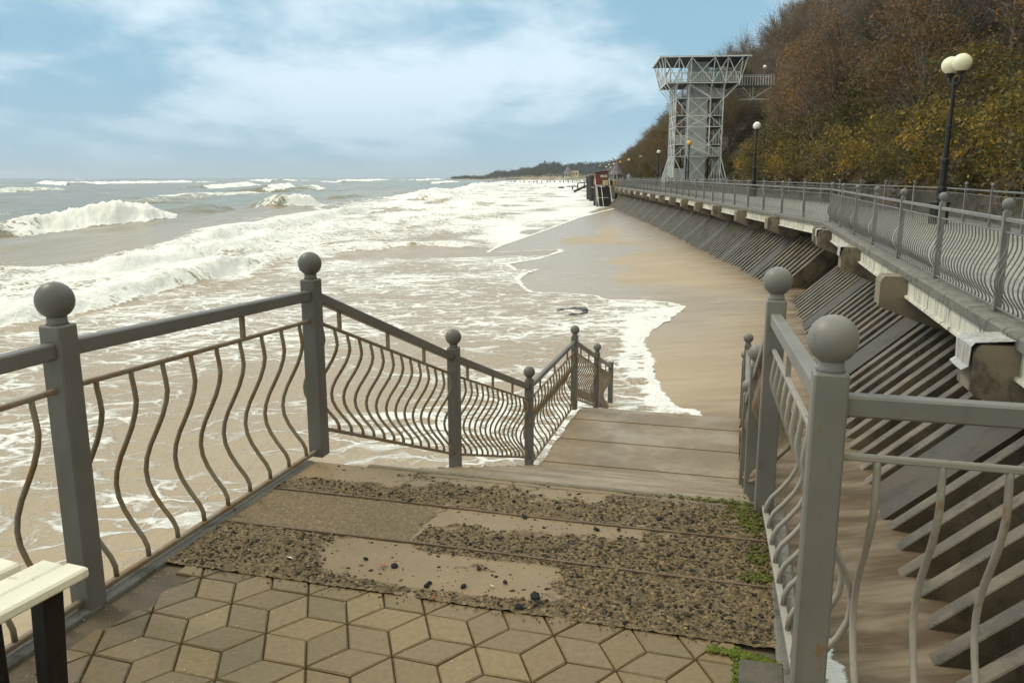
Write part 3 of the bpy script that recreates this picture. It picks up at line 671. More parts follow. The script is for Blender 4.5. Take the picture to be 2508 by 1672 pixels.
# ================================================================== BEACH AND SEA
ZS = -2.85
_OUT = [(p.x, p.y) for p in OUTP]
_OUT = [(_OUT[0][0]-SV.x*30, _OUT[0][1]-SV.y*30)]+_OUT
def beach_z(x, y, d=None):
    if d is None:
        d, par, sd_ = poly_dist(x, y, _OUT); d = np.where(sd_ > 0, d, -d)
    z = -2.5-.05*np.clip(d-1.25, -3, 3.75)-.018*np.clip(d-5, 0, 9)-.05*np.clip(d-14, 0, 60)
    return z, d
WLD = [(1600, 955), (1572, 951), (1552, 940), (1530, 915), (1520, 900), (1506, 872), (1500, 850), (1508, 835), (1495, 815), (1482, 795), (1483, 780), (1500, 760), (1520, 748), (1560, 722), (1577, 707), (1545, 697), (1480, 690), (1400, 688), (1370, 678), (1310, 672), (1225, 667), (1205, 655), (1195, 637), (1212, 625), (1240, 616), (1190, 616), (1170, 603), (1240, 592), (1297, 576), (1288, 571), (1200, 574), (1125, 575), (1150, 562), (1200, 546), (1260, 526), (1330, 501), (1380, 489), (1440, 480), (1462, 474)]
WL = [(2.0, -6.), (2.6, 4.), (3.1, 9.), (3.5, 12.5)]+[tuple(at_z(u, v, -2.72))[:2] for u, v in WLD]+[(17.2, 128), (20, 170), (25, 215), (31, 300), (60, 700), (130, 1500), (260, 2600)]
WPOLY = WL+[(300, 30000), (-40000, 30000), (-40000, -6)]
def polar(a0, a1, nc, rows):
    A = np.linspace(R(a0), R(a1), nc)[None, :]; rr = np.array(rows)[:, None]; return rr*np.sin(A), rr*np.cos(A), rr+0*A
rows = list(np.arange(2.5, 8, .10))
r_ = 8.
while r_ < 16000:
    rows.append(r_); r_ += .12 if r_ < 30 else .2 if r_ < 60 else .42 if r_ < 150 else 1.3 if r_ < 420 else 4 if r_ < 1000 else r_*.05
X, Y, RR = polar(-44, 27, 860, rows)
ins = inside(X, Y, WPOLY); dwl, _p, _s = poly_dist(X, Y, WL); edge = np.where(ins, dwl, -dwl)
bz, dpr = beach_z(X, Y)
def wpts(l): return [tuple(at_z(u, v, ZS))[:2] for u, v in l]
foam = np.zeros_like(X); Zs = np.full_like(X, ZS)
swl = .5*vnoise(X*.11+Y*.012, Y*.022-X*.004, 5, 3)+.22*vnoise(X*.35+5, Y*.09, 9, 3)
deep = sstep(dwl, 8, 45); Zs += swl*deep*.8+(1-deep)*.05*vnoise(X*.6, Y*.35, 19, 3)*sstep(dwl, .5, 3)
far_foam = vnoise(X*.05+Y*.004, Y*.012, 41, 4)
foam += .16+.20*sstep(far_foam, .15, .75)*deep
# foam-covered surf zone
S1 = wpts([(-160, 610), (-160, 800), (0, 764), (180, 727), (330, 692), (480, 648), (620, 610), (850, 572), (1000, 566), (1110, 579), (1200, 547), (1330, 503), (1400, 484), (1445, 478), (1440, 445), (1380, 426), (1300, 413), (1180, 411), (1140, 428), (1000, 440), (880, 452), (760, 472), (720, 490), (560, 532), (450, 562), (330, 582), (200, 602)])
i1 = inside(X, Y, S1); d1, _p, _s = poly_dist(X, Y, S1, True); s1 = np.where(i1, d1, -d1); w1 = 1.2+RR*.012
k1 = sstep(s1+w1*vnoise(X*.25, Y*.12, 51, 4)*1.3, -w1, w1)
foam = foam*(1-k1)+k1*(.60+.27*vnoise(X*.22, Y*.10, 55, 5))
sw_ = (1-k1)*(1-sstep(dwl, 16, 30))*sstep(-X-.2*Y+1e3, 0, 1)
near = (1-sstep(RR, 40, 60)); foam = np.where((k1 < .5) & (RR < 46) & (X > -26), np.maximum(foam, (.41+.075*sstep(RR, 15, 30)+.11*vnoise(X*.22, Y*.3, 61, 4))*(1-k1)+foam*k1), foam)
# breaking waves: crest base line, height, front width, back width, whiteness by position along the crest, trailing foam
WAVES = [
 ([(-47, 58, .3, 0), (-44, 62.5, .75, .05), (-41.9, 66, .85, .15), (-41, 68, .95, .5), (-39.9, 70, 1, .62), (-39.3, 70.8, 1, 1), (-37.3, 73.2, 1.05, 1.1), (-36, 77.2, 1, 1.1), (-35.8, 81.5, .8, 1.1), (-36.3, 86.5, .42, 1.1), (-37.6, 92, .0, .7)], 2.1, 2.6, 8, 'xy', 3),
 ([(-200, 790), (-60, 772), (0, 760), (90, 744), (180, 723), (260, 703), (330, 688), (410, 664), (480, 643), (620, 606)], .62, .9, 4, [(0, .74), (1, .7)], 6),
 ([(480, 643), (620, 604), (700, 588), (850, 568), (1000, 562), (1090, 574)], .34, .7, 3, [(0, .66), (1, .66)], 5),
 ([(-100, 690), (60, 676), (200, 655), (330, 634), (480, 598), (600, 566), (720, 532)], .8, 1.2, 5, [(0, .70), (1, .74)], 7),
 ([(300, 612), (450, 584), (560, 548), (680, 516), (800, 494), (900, 480)], .75, 1.2, 6, [(0, .66), (1, .76)], 6),
 ([(-42, 123, 0, 0), (-38.5, 119.5, .6, .2), (-36, 117.8, .85, .5), (-33, 116.6, 1, .5), (-31.2, 117.2, 1, .6), (-30.2, 118.4, 1, 1), (-29.2, 122, .85, 1), (-28.6, 130, .2, .9), (-28.8, 138, 0, .6)], 1.9, 2.2, 7, 'xy', 1.5),
 ([(850, 448), (905, 454), (960, 459), (1050, 450), (1130, 437), (1170, 430)], 1.75, 2.6, 9, [(0, .2), (.12, .95), (1, 1)], 5),
 ([(1030, 432), (1090, 430), (1150, 424), (1180, 420)], 1.6, 3, 9, [(0, .4), (.2, 1), (1, 1)], 5),
 ([(60, 421), (150, 427), (260, 423), (360, 421), (440, 419), (520, 420)], 2.2, 5, 16, [(0, .2), (.25, .9), (.8, 1), (1, .6)], 6),
 ([(430, 432), (480, 432), (560, 430), (605, 425)], 2.0, 4, 14, [(0, .6), (.3, .9), (1, 1)], 7),
 ([(570, 441), (620, 442), (670, 437), (690, 433)], 1.7, 3, 10, [(0, .2), (.4, 1), (1, .8)], 3),
 ([(670, 440), (720, 440), (750, 432)], 1.8, 3, 10, [(0, .2), (.5, 1), (1, .6)], 2),
 ([(560, 415), (620, 418), (690, 416), (770, 415)], 2.4, 6, 22, [(0, .3), (.3, .9), (1, .7)], 8),
 ([(700, 418), (780, 420), (840, 417), (900, 413)], 2.4, 6, 20, [(0, .5), (.3, .9), (1, .7)], 8),
 ([(-30, 446), (40, 441), (100, 440), (160, 437)], 1.3, 3, 12, [(0, .6), (1, .5)], 4),
 ([(340, 449), (400, 452), (520, 449), (640, 443)], .8, 3, 12, [(0, .55), (1, .6)], 4),
 ([(250, 462), (330, 464), (420, 458), (500, 452)], .7, 3, 9, [(0, .4), (1, .45)], 4),
 ([(100, 412), (180, 413), (260, 411)], 2.4, 9, 25, [(0, .8), (1, .8)], 5), ([(950, 422), (1000, 423), (1060, 418)], 1.5, 4, 12, [(0, .7), (1, .8)], 5),
 ([(900, 414), (960, 415), (1030, 412)], 2.0, 6, 20, [(0, .8), (1, .8)], 6), ([(720, 458), (800, 456), (850, 450)], .9, 3, 9, [(0, .1), (1, .3)], 3),
 ([(340, 515), (430, 500), (500, 492), (560, 480)], 1.0, 4, 10, [(0, .25), (.2, .0), (1, .0)], 1.5),
]
# each wave line runs away from the viewer; its steep front faces the shore (right hand side)
turb = vnoise(X*.9, Y*.55, 71, 4)
silt = sstep(-dpr, -75, -20); green = np.zeros_like(X)
for pts, h, wf, wb, wh, tr_ in WAVES:
    P = [q[:2] for q in pts] if wh == 'xy' else wpts([q[:2] for q in pts]); d, par, sd_ = poly_dist(X, Y, P); s = d*np.where(sd_ == 0, 1, sd_)
    _l = np.cumsum([0]+[math.hypot(P[i+1][0]-P[i][0], P[i+1][1]-P[i][1]) for i in range(len(P)-1)]); _l = _l/_l[-1]
    hm = [q[2] for q in pts] if len(pts[0]) > 2 else None; wm = [q[3] for q in pts] if len(pts[0]) > 2 else None
    s = s+vnoise(X*.13, Y*.09, int(h*37), 3)*wf*.5+vnoise(X*.5, Y*.35, int(h*31), 2)*wf*.16
    tp = np.minimum(1, np.minimum(par, 1-par)/.22); tp = tp*tp*(3-2*tp); tp = np.interp(par, _l, hm) if hm else tp; near_ = (d < 8*(wf+wb))
    amp = h*tp*(.86+.22*vnoise(X*.16, Y*.11, int(h*91), 3))
    fr_ = np.where(s < wf, sstep(s, -.15*wf, wf)**.8, np.exp(-((np.maximum(s, wf)-wf)/wb)**1.15))
    z = amp*fr_*near_; W = np.interp(par, _l, wm) if hm else np.interp(par, [q[0] for q in wh], [q[1] for q in wh])
    fz = sstep(s, -.2*wf, .05*wf)*(1-sstep(s, wf*1.05, wf*1.05+tr_))*W*sstep(tp, .03, .3)*near_
    Zs += z; foam = np.maximum(foam, fz*(1.0+.12*turb))
    fr2 = fz*(s < wf*1.3); Zs += fr2*(turb*.08+.10*vnoise(X*2.6, Y*1.5, 73, 3))*h**.6
    green = np.maximum(green, (s > 0)*(s < wf*1.15)*tp*near_*(1-sstep(W, .5, .95)))
Zs += k1*vnoise(X*.55, Y*.4, 81, 4)*.16*sstep(dwl, 2, 10)
# swash edge
S3 = [tuple(at_z(u, v, -2.72))[:2] for u, v in [(1600, 957), (1552, 938), (1520, 900), (1500, 850), (1508, 835), (1482, 795), (1483, 780), (1520, 748), (1577, 707), (1500, 712), (1440, 728), (1430, 770), (1425, 820), (1440, 870), (1470, 920), (1500, 962)]]
i3 = inside(X, Y, S3); d3, _p, _s = poly_dist(X, Y, S3, True); k3 = sstep(np.where(i3, d3, -d3), -.5, .25)
foam = np.maximum(foam, k3*(.74+.2*vnoise(X*1.3, Y*.9, 91, 3)))
ew = .10+.10*sstep(vnoise(X*.5, Y*.5, 95, 2), -.2, .6)+RR*.0015
foam = np.maximum(foam, (1-sstep(np.abs(edge), ew*.6, ew*2.0))*.86)
film = bz+.012+.02*sstep(edge, 0, .25); Zs = np.maximum(Zs, film)
Zs = np.where(RR > 1200, ZS+(Zs-ZS)*np.clip(1-(RR-1200)/2500, .15, 1), Zs)
def m_sea():
    m, t, b = mat('sea_water'); p = pos(t)
    A = lambda n: N(t, 'ShaderNodeAttribute', attribute_name=n).outputs['Fac']
    fa, si, ed, gr = A('foam'), A('silt'), A('edge'), A('green')
    s = N(t, 'ShaderNodeSeparateXYZ'); t.links.new(p, s.inputs[0]); cb = N(t, 'ShaderNodeCombineXYZ'); t.links.new(s.outputs[0], cb.inputs[0]); t.links.new(s.outputs[1], cb.inputs[1]); p2 = cb.outputs[0]
    wv = N(t, 'ShaderNodeVectorMath', operation='MULTIPLY_ADD'); wn = N(t, 'ShaderNodeTexNoise'); wn.inputs['Scale'].default_value = 1.3; wn.inputs['Detail'].default_value = 4; t.links.new(p2, wn.inputs['Vector'])
    t.links.new(wn.outputs['Color'], wv.inputs[0]); wv.inputs[1].default_value = (1.0, 1.0, 0); t.links.new(p2, wv.inputs[2]); pw = wv.outputs[0]
    def lace(sc, w_):
        v = N(t, 'ShaderNodeTexVoronoi', feature='DISTANCE_TO_EDGE'); v.inputs['Scale'].default_value = sc; t.links.new(mapping(t, pw, (.46, 1., 1)), v.inputs['Vector'])
        return smooth(t, v.outputs['Distance'], 0., w_, 1., 0.)
    la = math_node(t, 'MAXIMUM', lace(1.7, .17), math_node(t, 'MULTIPLY', lace(4.6, .22), .8))
    nz = noise(t, mapping(t, pw, (.42, 1, 1)), 1.5, 9, .70); nf = noise(t, mapping(t, p, (.5, 1, 1)), 8.5, 5, .7)
    big = noise(t, mapping(t, p2, (.7, 1.6, 1)), .16, 4, .55)
    pat = math_node(t, 'ADD', math_node(t, 'MULTIPLY', la, .30), math_node(t, 'ADD', math_node(t, 'MULTIPLY', nz, .52), math_node(t, 'MULTIPLY', nf, .22)))
    pat = math_node(t, 'ADD', pat, math_node(t, 'MULTIPLY', math_node(t, 'SUBTRACT', big, .5), .35))
    thr = math_node(t, 'SUBTRACT', 1.02, math_node(t, 'MULTIPLY', fa, .98))
    f = smooth(t, math_node(t, 'SUBTRACT', pat, thr), -.075, .115)
    water = mix(t, si, (.22, .21, .158), (.37, .285, .185)); water = mix(t, math_node(t, 'MULTIPLY', gr, .75), water, (.17, .16, .065))
    water = mix(t, smooth(t, noise(t, mapping(t, p2, (.3, 1, 1)), .12, 3), .35, .7, 0, .45), water, mix(t, si, (.165, .158, .118), (.32, .24, .15)))
    foamc = mix(t, smooth(t, nf, .3, .7), (.80, .782, .75), (.90, .89, .875))
    # thin foam lets the water show through a little
    c = mix(t, math_node(t, 'MULTIPLY', f, .97), water, foamc)
    setc(t, b.inputs['Base Color'], c); setc(t, b.inputs['Roughness'], smooth(t, f, 0, 1, .22, .75)); b.inputs['IOR'].default_value = 1.33; b.inputs['Specular IOR Level'].default_value = .20
    w1 = noise(t, mapping(t, p, (1, .45, 1)), .9, 6, .62, .4); w2 = noise(t, mapping(t, p, (1, .6, 1)), 6, 4, .6)
    hh = math_node(t, 'ADD', math_node(t, 'MULTIPLY', w1, .32), math_node(t, 'ADD', math_node(t, 'MULTIPLY', w2, .06), math_node(t, 'MULTIPLY', math_node(t, 'MULTIPLY', f, nf), .16)))
    bump(t, b, hh, .9, .6)
    al = smooth(t, math_node(t, 'ADD', ed, math_node(t, 'MULTIPLY', math_node(t, 'SUBTRACT', noise(t, p2, 2.2, 5, .65), .5), .5)), -.02, .03)
    setc(t, b.inputs['Alpha'], al); return m
M['sea'] = m_sea()
sea = grid_mesh('sea', X, Y, Zs, M['sea'], {'foam': foam, 'silt': np.clip(silt, 0, 1), 'edge': np.clip(edge, -5, 5), 'green': green}, keep=(edge > -.45))
sea['kind'] = 'structure'
def m_beach():
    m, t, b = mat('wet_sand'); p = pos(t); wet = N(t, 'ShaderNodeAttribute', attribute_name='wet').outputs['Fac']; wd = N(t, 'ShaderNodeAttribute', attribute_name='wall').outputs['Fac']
    n1 = noise(t, mapping(t, p, (.35, 1, 1), rot=(0, 0, .1)), .55, 5, .55); n2 = noise(t, mapping(t, p, (.25, 1.2, 1), rot=(0, 0, .12)), 2.4, 5, .6); n3 = noise(t, p, 60, 3, .7)
    c = mix(t, smooth(t, n1, .3, .7), (.365, .288, .203), (.425, .338, .24)); c = mix(t, wet, c, (.375, .308, .23))
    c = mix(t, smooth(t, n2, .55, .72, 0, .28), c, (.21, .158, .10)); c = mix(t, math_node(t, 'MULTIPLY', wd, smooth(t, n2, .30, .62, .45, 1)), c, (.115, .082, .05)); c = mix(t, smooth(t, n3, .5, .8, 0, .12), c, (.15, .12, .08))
    fo = math_node(t, 'MULTIPLY', smooth(t, noise(t, mapping(t, p, (.5, 1.3, 1)), 1.3, 7, .7, .5), .60, .68), smooth(t, wet, .25, .9, 0, .55)); c = mix(t, fo, c, (.75, .73, .68))
    setc(t, b.inputs['Base Color'], c); setc(t, b.inputs['Roughness'], smooth(t, math_node(t, 'ADD', wet, math_node(t, 'MULTIPLY', n1, .4)), .2, 1.15, .6, .26)); b.inputs['Specular IOR Level'].default_value = .09
    bump(t, b, math_node(t, 'ADD', math_node(t, 'MULTIPLY', n2, .03), math_node(t, 'MULTIPLY', n3, .003)), .35, .5); return m
rows = []; r_ = 2.
while r_ < 340: rows.append(r_); r_ += .12 if r_ < 30 else .3 if r_ < 70 else .9 if r_ < 160 else 3
Xb, Yb, Rb = polar(-80, 42, 620, rows)
bzz, db = beach_z(Xb, Yb); _d, parb, _s = poly_dist(Xb, Yb, _OUT); al_ = parb*400
foot = np.exp(-np.abs(db-1.15)/.55)
zb = bzz+foot*(.05*vnoise(al_*1.75, db*1.2, 101, 2)+.02)+.022*vnoise(al_*1.1, db*.22, 103, 3)*np.exp(-np.clip(db-1, 0, 9)/2.6)+.012*vnoise(Xb*.35, Yb*1.1, 105, 3)
insb = inside(Xb, Yb, WPOLY); dwb, _p, _s = poly_dist(Xb, Yb, WL)
zb = zb-np.where(insb, .06*sstep(dwb, .05, .8), 0)
wetb = np.where(insb, 1, 1-sstep(dwb+1.6*vnoise(Xb*.25, Yb*.12, 107, 3)-3.2*sstep(Yb, 24, 36), .3, 3.4))*sstep(Yb, 15, 27)+np.where(insb, .3, 0)
wetb = np.clip(np.maximum(wetb, sstep(Yb, 38, 60)*(1-sstep(np.abs(db-3.), 0, 4))*.8), 0, 1)
grid_mesh('beach', Xb, Yb, zb, m_beach(), {'wet': wetb, 'wall': np.clip(np.exp(-np.clip(db-1.1, 0, 50)/1.2)+1.0*(1-sstep(Yb, 10, 17))*(db < 5), 0, 1)}, keep=(db > -1.2) & ((dwb < 14) | ~insb))['kind'] = 'structure'  # wall mask: dark streaky wet sand, with shade of wall and platform painted in
# half-sunk tyre-like ring in the wash, stranded stone and a snag of twigs
tp_ = at_z(1313, 718, -2.74); b = MB(); ring = []
for i in range(29):
    a = 2*math.pi*i/28; ring.append(tp_+Vector((.46*math.cos(a), .62*math.sin(a), -.01+.05*math.cos(a-.3)+.02*math.sin(3*a))))
b.tube(ring, [.085+.02*math.sin(i*1.3) for i in range(29)], 8, False)
prop(b.build('sunken_ring', m_conc('wet_dark_rubber', (.035, .036, .036), (.07, .07, .068), sc=3, rough=.3), smooth=True, origin=tp_), 'dark oval ring half sunk in the foamy wash beside the sand', 'tyre')
b = MB(); q = at_z(1290, 433, ZS); stone((q.x, q.y, ZS+.2), 1.15, None, b); prop(b.build('boulder', M['conc_dark'], origin=q), 'small dark boulder sticking out of the distant white surf', 'rock')
b = MB(); q = at_z(1852, 662, -2.5)
for k in range(26):
    a = random.uniform(0, 6.3); l = random.uniform(.2, .55); c = q+Vector((random.gauss(0, .22), random.gauss(0, .12), random.uniform(.0, .12))); dd = Vector((math.cos(a), math.sin(a)*.6, random.uniform(-.1, .3)))*l
    b.tube([c-dd*.5, c+dd*.1+Vector((0, 0, .04)), c+dd*.5], [.012, .010, .004], 4)
prop(b.build('driftwood', m_paint('wet_twig', (.09, .055, .04)), origin=q), 'tangle of brown twigs washed up at the foot of the seawall', 'driftwood')
# ================================================================== STREET LAMPS
def globe_mat(n, c):
    m, t, b = mat(n); p = pos(t); setc(t, b.inputs['Base Color'], mix(t, smooth(t, noise(t, p, 6, 4), .45, .75, 0, .3), c, tuple(q*.75 for q in c))); b.inputs['Roughness'].default_value = .3
    b.inputs['Subsurface Weight'].default_value = 0; return m
GM = {'cream': globe_mat('aged_cream_globe', (.80, .77, .55)), 'white': globe_mat('white_globe', (.88, .88, .86)), 'orange': globe_mat('amber_globe', (.80, .42, .07)), 'yellow': globe_mat('yellow_globe', (.84, .72, .25))}
def lamp(base, h, tint, label, arm=Vector((.8, .6, 0)), lean=Vector((0, 0, 0)), detail=True, r=.25):
    t = thing('street_lamp', base, label, 'street lamp', 'lamps along the promenade'); B = Vector(base); ax = (Vector((0, 0, 1))+lean).normalized()
    Q = lambda z: B+ax*z
    b = MB(); b.lathe(B, [(.30, 0), (.30, .62), (.33, .64), (.33, .70), (.15, .74)], 8); b.build('pedestal', M['black'], t)
    b = MB(); pr_ = [(.70, .13), (1.0, .12), (1.05, .15), (1.15, .15), (1.2, .12), (1.9, .105), (1.95, .135), (2.05, .135), (2.1, .085), (h*.62, .075), (h*.62+.02, .095), (h*.62+.12, .095), (h*.62+.14, .065), (h-.55, .05), (h-.5, .07), (h-.25, .07)]
    b.tube([Q(z) for z, _ in pr_], [q for _, q in pr_], 8 if detail else 6); b.build('pole', M['black'], t)
    for s in (-1, 1):
        c = Q(h-.4); e = c+arm*(s*.34)+Vector((0, 0, .22))
        b = MB(); b.tube([c, c+arm*(s*.2)+Vector((0, 0, -.05)), c+arm*(s*.33)+Vector((0, 0, .05)), e], [.035, .035, .04, .05], 6); b.lathe(e, [(.05, -.02), (.12, .06), (.14, .1)], 10); b.build('arm', M['black'], t)
        b = MB(); b.ball(e+Vector((0, 0, .1+r*.85)), r, 18 if detail else 10, 12 if detail else 8, .94); b.build('globe', GM[tint], t, smooth=True)
    return t
LM = [(2197, 151, 'cream', 'nearest tall black lamp with two aged cream globes, leaning slightly right'),
      (1738, 291, 'white', 'black lamp with white globe standing between the tower and the nearest lamp'),
      (1583, 330, 'orange', 'black lamp with amber globe standing in front of the white tower'),
      (1513, 350, 'white', 'black lamp with white globe just left of the tower legs'),
      (1473, 360.6, 'white', 'second white globe lamp to the left of the tower'),
      (1444.6, 367.8, 'yellow', 'pale yellow globe lamp, third to the left of the tower'),
      (1424.7, 373, 'orange', 'amber globe lamp in front of the pointed kiosk roof'),
      (1410.4, 377.4, 'white', 'white globe lamp just left of the pointed kiosk roof'),
      (1398.8, 379, 'yellow', 'small yellow globe lamp directly right of the red hut roof'),
      (1378.5, 381.5, 'orange', 'small amber globe lamp rising over the red hut roof'),
      (1392.5, 384, 'white', 'tiny white globe lamp over the right end of the red hut roof'),
      (1402.6, 385, 'white', 'tiny white globe lamp between the red hut and the pointed kiosk'),
      (1428, 387, 'white', 'tiny distant white globe lamp right of the pointed kiosk roof')]
for i, (u, v, c, lb) in enumerate(LM):
    z = 4.95; P = at_z(u, v, z)
    for _ in range(4): P = at_z(u, v, 4.95+rise(P.y))
    zb_ = rise(P.y)+.01; yl = P.y
    if i == 0: lamp(Vector((P.x-.10, P.y, zb_)), 4.82, c, lb, Vector((-.03, -1, 0)), Vector((.022, 0, 0)), r=.29)
    else: lamp(Vector((P.x, P.y, zb_)), 4.85, c, lb, Vector((.25, .97, 0)), Vector((.004, 0, 0)), i < 4, r=.27)
# ================================================================== LIFT TOWER
TB = Vector((20.45, 105, .15)); tt = (Vector((22.4, 125, 0))-Vector((21.0, 106, 0))).normalized(); TX = Vector((tt.y, -tt.x, 0)); TY = tt
def T(x, y, z): return TB+TX*x+TY*y+Vector((0, 0, z))
tw = thing('lift_tower', T(3, 3, 0), 'tall white steel lattice lift tower with a wide roofed viewing deck beside the wooded slope', 'tower')
xs = [0, 1.56, 4.24, 5.8]; ys = [0, 2, 4, 6.0]; zl = [3.9, 5.35, 7.5, 8.85, 10.95, 12.65]
def steel(name, segs, wd=.14):
    b = MB()
    for p, q in segs: b.bar(p, q, wd, wd)
    return b.build(name, M['tower'], tw)
cols = [(x, y) for x in xs for y in (0, 6)]+[(x, y) for x in (0, 5.8) for y in (2, 4)]
for x, y in cols:
    bx = -1.1 if x == 0 else 6.9 if x == 5.8 else x; by = y
    steel('column', [(T(bx if x in (0, 5.8) else x, by, 0), T(x, y, 3.9)), (T(x, y, 0), T(x, y, 3.9)), (T(x, y, 3.9), T(x, y, 12.65))], .125)
for fy in (0, 6):
    seg = []
    for i, z in enumerate(zl): seg.append((T(0, fy, z), T(5.8, fy, z)))
    lev = [0.9]+zl
    for i in range(len(lev)-1):
        z0, z1 = lev[i], lev[i+1]; f = i % 2
        seg += [(T(xs[1], fy, z0), T(xs[2], fy, z1)), (T(xs[2], fy, z0), T(xs[1], fy, z1))] if i not in (2, 5) else [(T(xs[1], fy, z1), T(xs[2], fy, z0))]
        seg += [(T(xs[0], fy, z0 if f else z1), T(xs[1], fy, z1 if f else z0)), (T(xs[2], fy, z1 if f else z0), T(xs[3], fy, z0 if f else z1))]
    seg += [(T(-1.1, fy, 1.1), T(6.8, fy, 1.1))]
    steel('bracing', seg, .08)
for fx in (0, 5.8):
    seg = []
    for z in zl: seg.append((T(fx, 0, z), T(fx, 6, z)))
    lev = [0.9]+zl
    for i in range(len(lev)-1):
        for j in range(3): f = (i+j) % 2; seg.append((T(fx, ys[j], lev[i+f]), T(fx, ys[j+1], lev[i+1-f])))
    steel('bracing', seg, .08)
b = MB(); b.box(T(3.0, 2.9, 7.75), (2.3, 2.6, 15.4), TX, TY)
for k in range(19): b.box(T(3.0, 2.9, .5+k*.82), (2.39, 2.64, .05), TX, TY)
M['clad'] = m_conc('grey_cladding', (.47, .50, .52), (.55, .58, .60), (.30, .29, .26), .35, .5, .55, .15); b.build('lift_shaft', M['clad'], tw)
b = MB(); b.box(T(1.0, 3.6, 1.25), (1.5, 3.4, 2.4), TX, TY); b.build('ground_cabin', M['clad'], tw)
# viewing deck flared beyond the columns
x0, x1, y0, y1 = -1.35, 7.5, -1.0, 6.9
M['deckdark'] = m_paint('dark_steel_deck', (.075, .08, .085), .0, .6)
b = MB(); b.box(T((x0+x1)/2, (y0+y1)/2, 12.71), (x1-x0, y1-y0, .16), TX, TY); b.build('viewing_deck', M['deckdark'], tw)
seg = [(T(x0, y0, 12.67), T(x1, y0, 12.67)), (T(x0, y1, 12.67), T(x1, y1, 12.67)), (T(x0, y0, 12.67), T(x0, y1, 12.67)), (T(x1, y0, 12.67), T(x1, y1, 12.67))]
for y in (0, 2, 4, 6): seg += [(T(0, y, 10.95), T(x0, y+(y-3)*.35, 12.65)), (T(5.8, y, 10.8), T(x1, y+(y-3)*.35, 12.65))]
for x in xs: seg += [(T(x, 0, 11.5), T(x, y0, 12.65)), (T(x, 6, 10.95), T(x, y1, 12.65))]
for x in (0, 1.62): seg += [(T(x, 0, 12.65), T(x-.8, 0, 11.6))]
steel('deck_bracket', seg, .09)
rx0, rx1, ry0, ry1 = -2.2, 8.6, -1.5, 8.4; ZR = 15.62
b = MB(); b.prism([T(rx0, ry0, ZR), T(rx1, ry0, ZR+.02), T(rx1, ry1, ZR-.05), T(rx0, ry1, ZR-.05)], (0, 0, .16)); b.build('roof', M['deckdark'], tw)
steel('roof_edge', [(T(rx0, ry0-.05, ZR+.05), T(rx1, ry0-.05, ZR+.07)), (T(rx0-.05, ry0, ZR+.05), T(rx0-.05, ry1, ZR)), (T(rx1+.05, ry0, ZR+.05), T(rx1+.05, ry1, ZR))], .16)
seg = []; px_ = [x0, .1, 1.56, 4.24, 5.8, x1]; rx_ = [x0-.3, .1, 1.6, 4.4, 6.0, x1+.2]
for yb, yr in ((y0, ry0+.2), (y1, ry1-.2)):
    for i in range(6): seg.append((T(px_[i], yb, 12.65), T(rx_[i], yr, ZR)))
    if yb == y0:
        for i in range(5): seg += [(T(px_[i], yb, 12.74), T(rx_[i+1], yr, ZR)), (T(px_[i+1], yb, 12.74), T(rx_[i], yr, ZR))]
    else:
        for i in range(5): seg += [(T(px_[i], yb, 12.74), T(rx_[i+1], yr, ZR))]
for xb, xr in ((x0, rx0+.2), (x1, rx1-.3)):
    for i in range(4):
        y = y0+(y1-y0)*i/3; yr = ry0+.2+(ry1-ry0-.4)*i/3; seg.append((T(xb, y, 12.65), T(xr, yr, ZR)))
        if i < 3: seg.append((T(xb, y, 12.65), T(xr, yr+(ry1-ry0)/3, ZR)))
steel('deck_post', seg, .085)
def fence_seg(p, q, h, n): return [(p+Vector((0, 0, h)), q+Vector((0, 0, h)))]+[(p+(q-p)*(k/n), p+(q-p)*(k/n)+Vector((0, 0, h))) for k in range(n+1)]
seg = fence_seg(T(x0, y0, 12.74), T(x1, y0, 12.74), 1.15, 46)+fence_seg(T(x0, y0, 12.74), T(x0, y1, 12.74), 1.15, 40)+fence_seg(T(x0, y1, 12.74), T(x1, y1, 12.74), 1.15, 40); steel('deck_railing', seg, .045)
for xa, xb, z in ((4.3, 5.8, 10.95), (4.3, 5.8, 3.9), (.1, 1.5, 5.35)): steel('landing_railing', fence_seg(T(xa, .1, z), T(xb, .1, z), 1.1, 10), .045)
for z0, z1 in ((10.95, 12.65), (4.1, 5.35)):
    b = MB(); b.bar(T(1.65, .35, z1), T(4.4, .35, z0), .9, .14)
    for k in range(10): f = k/9; b.box(T(1.65+2.75*f, .35, z1+(z0-z1)*f+.02), (.26, .95, .05), TX, TY)
    b.build('stair_flight', M['tower'], tw); s_ = fence_seg(T(1.65, -.1, z1), T(4.4, -.1, z0), 1.0, 14); steel('stair_railing', s_, .045)
for z in (3.9, 5.35, 7.5, 8.85, 10.95):
    b = MB(); b.box(T(5.2, 3, z-.03), (1.5, 5.8, .08), TX, TY); b.box(T(.8, 3, z-.03), (1.4, 5.8, .08), TX, TY); b.build('floor', M['deckdark'], tw)
M['teal'] = m_conc('teal_mural_panel', (.03, .20, .26), (.05, .30, .36), (.12, .17, .18), .6, 1.5, .6, .2); b = MB(); b.box(T(5.15, 1.55, 13.6), (1.3, .06, 1.6), TX, TY); b.build('painted_panel', M['teal'], tw)
b = MB(); b.box(T(5.9, 1.5, 14.6), (.7, .08, .5), TX, TY); b.build('light_box', GM['white'], tw)
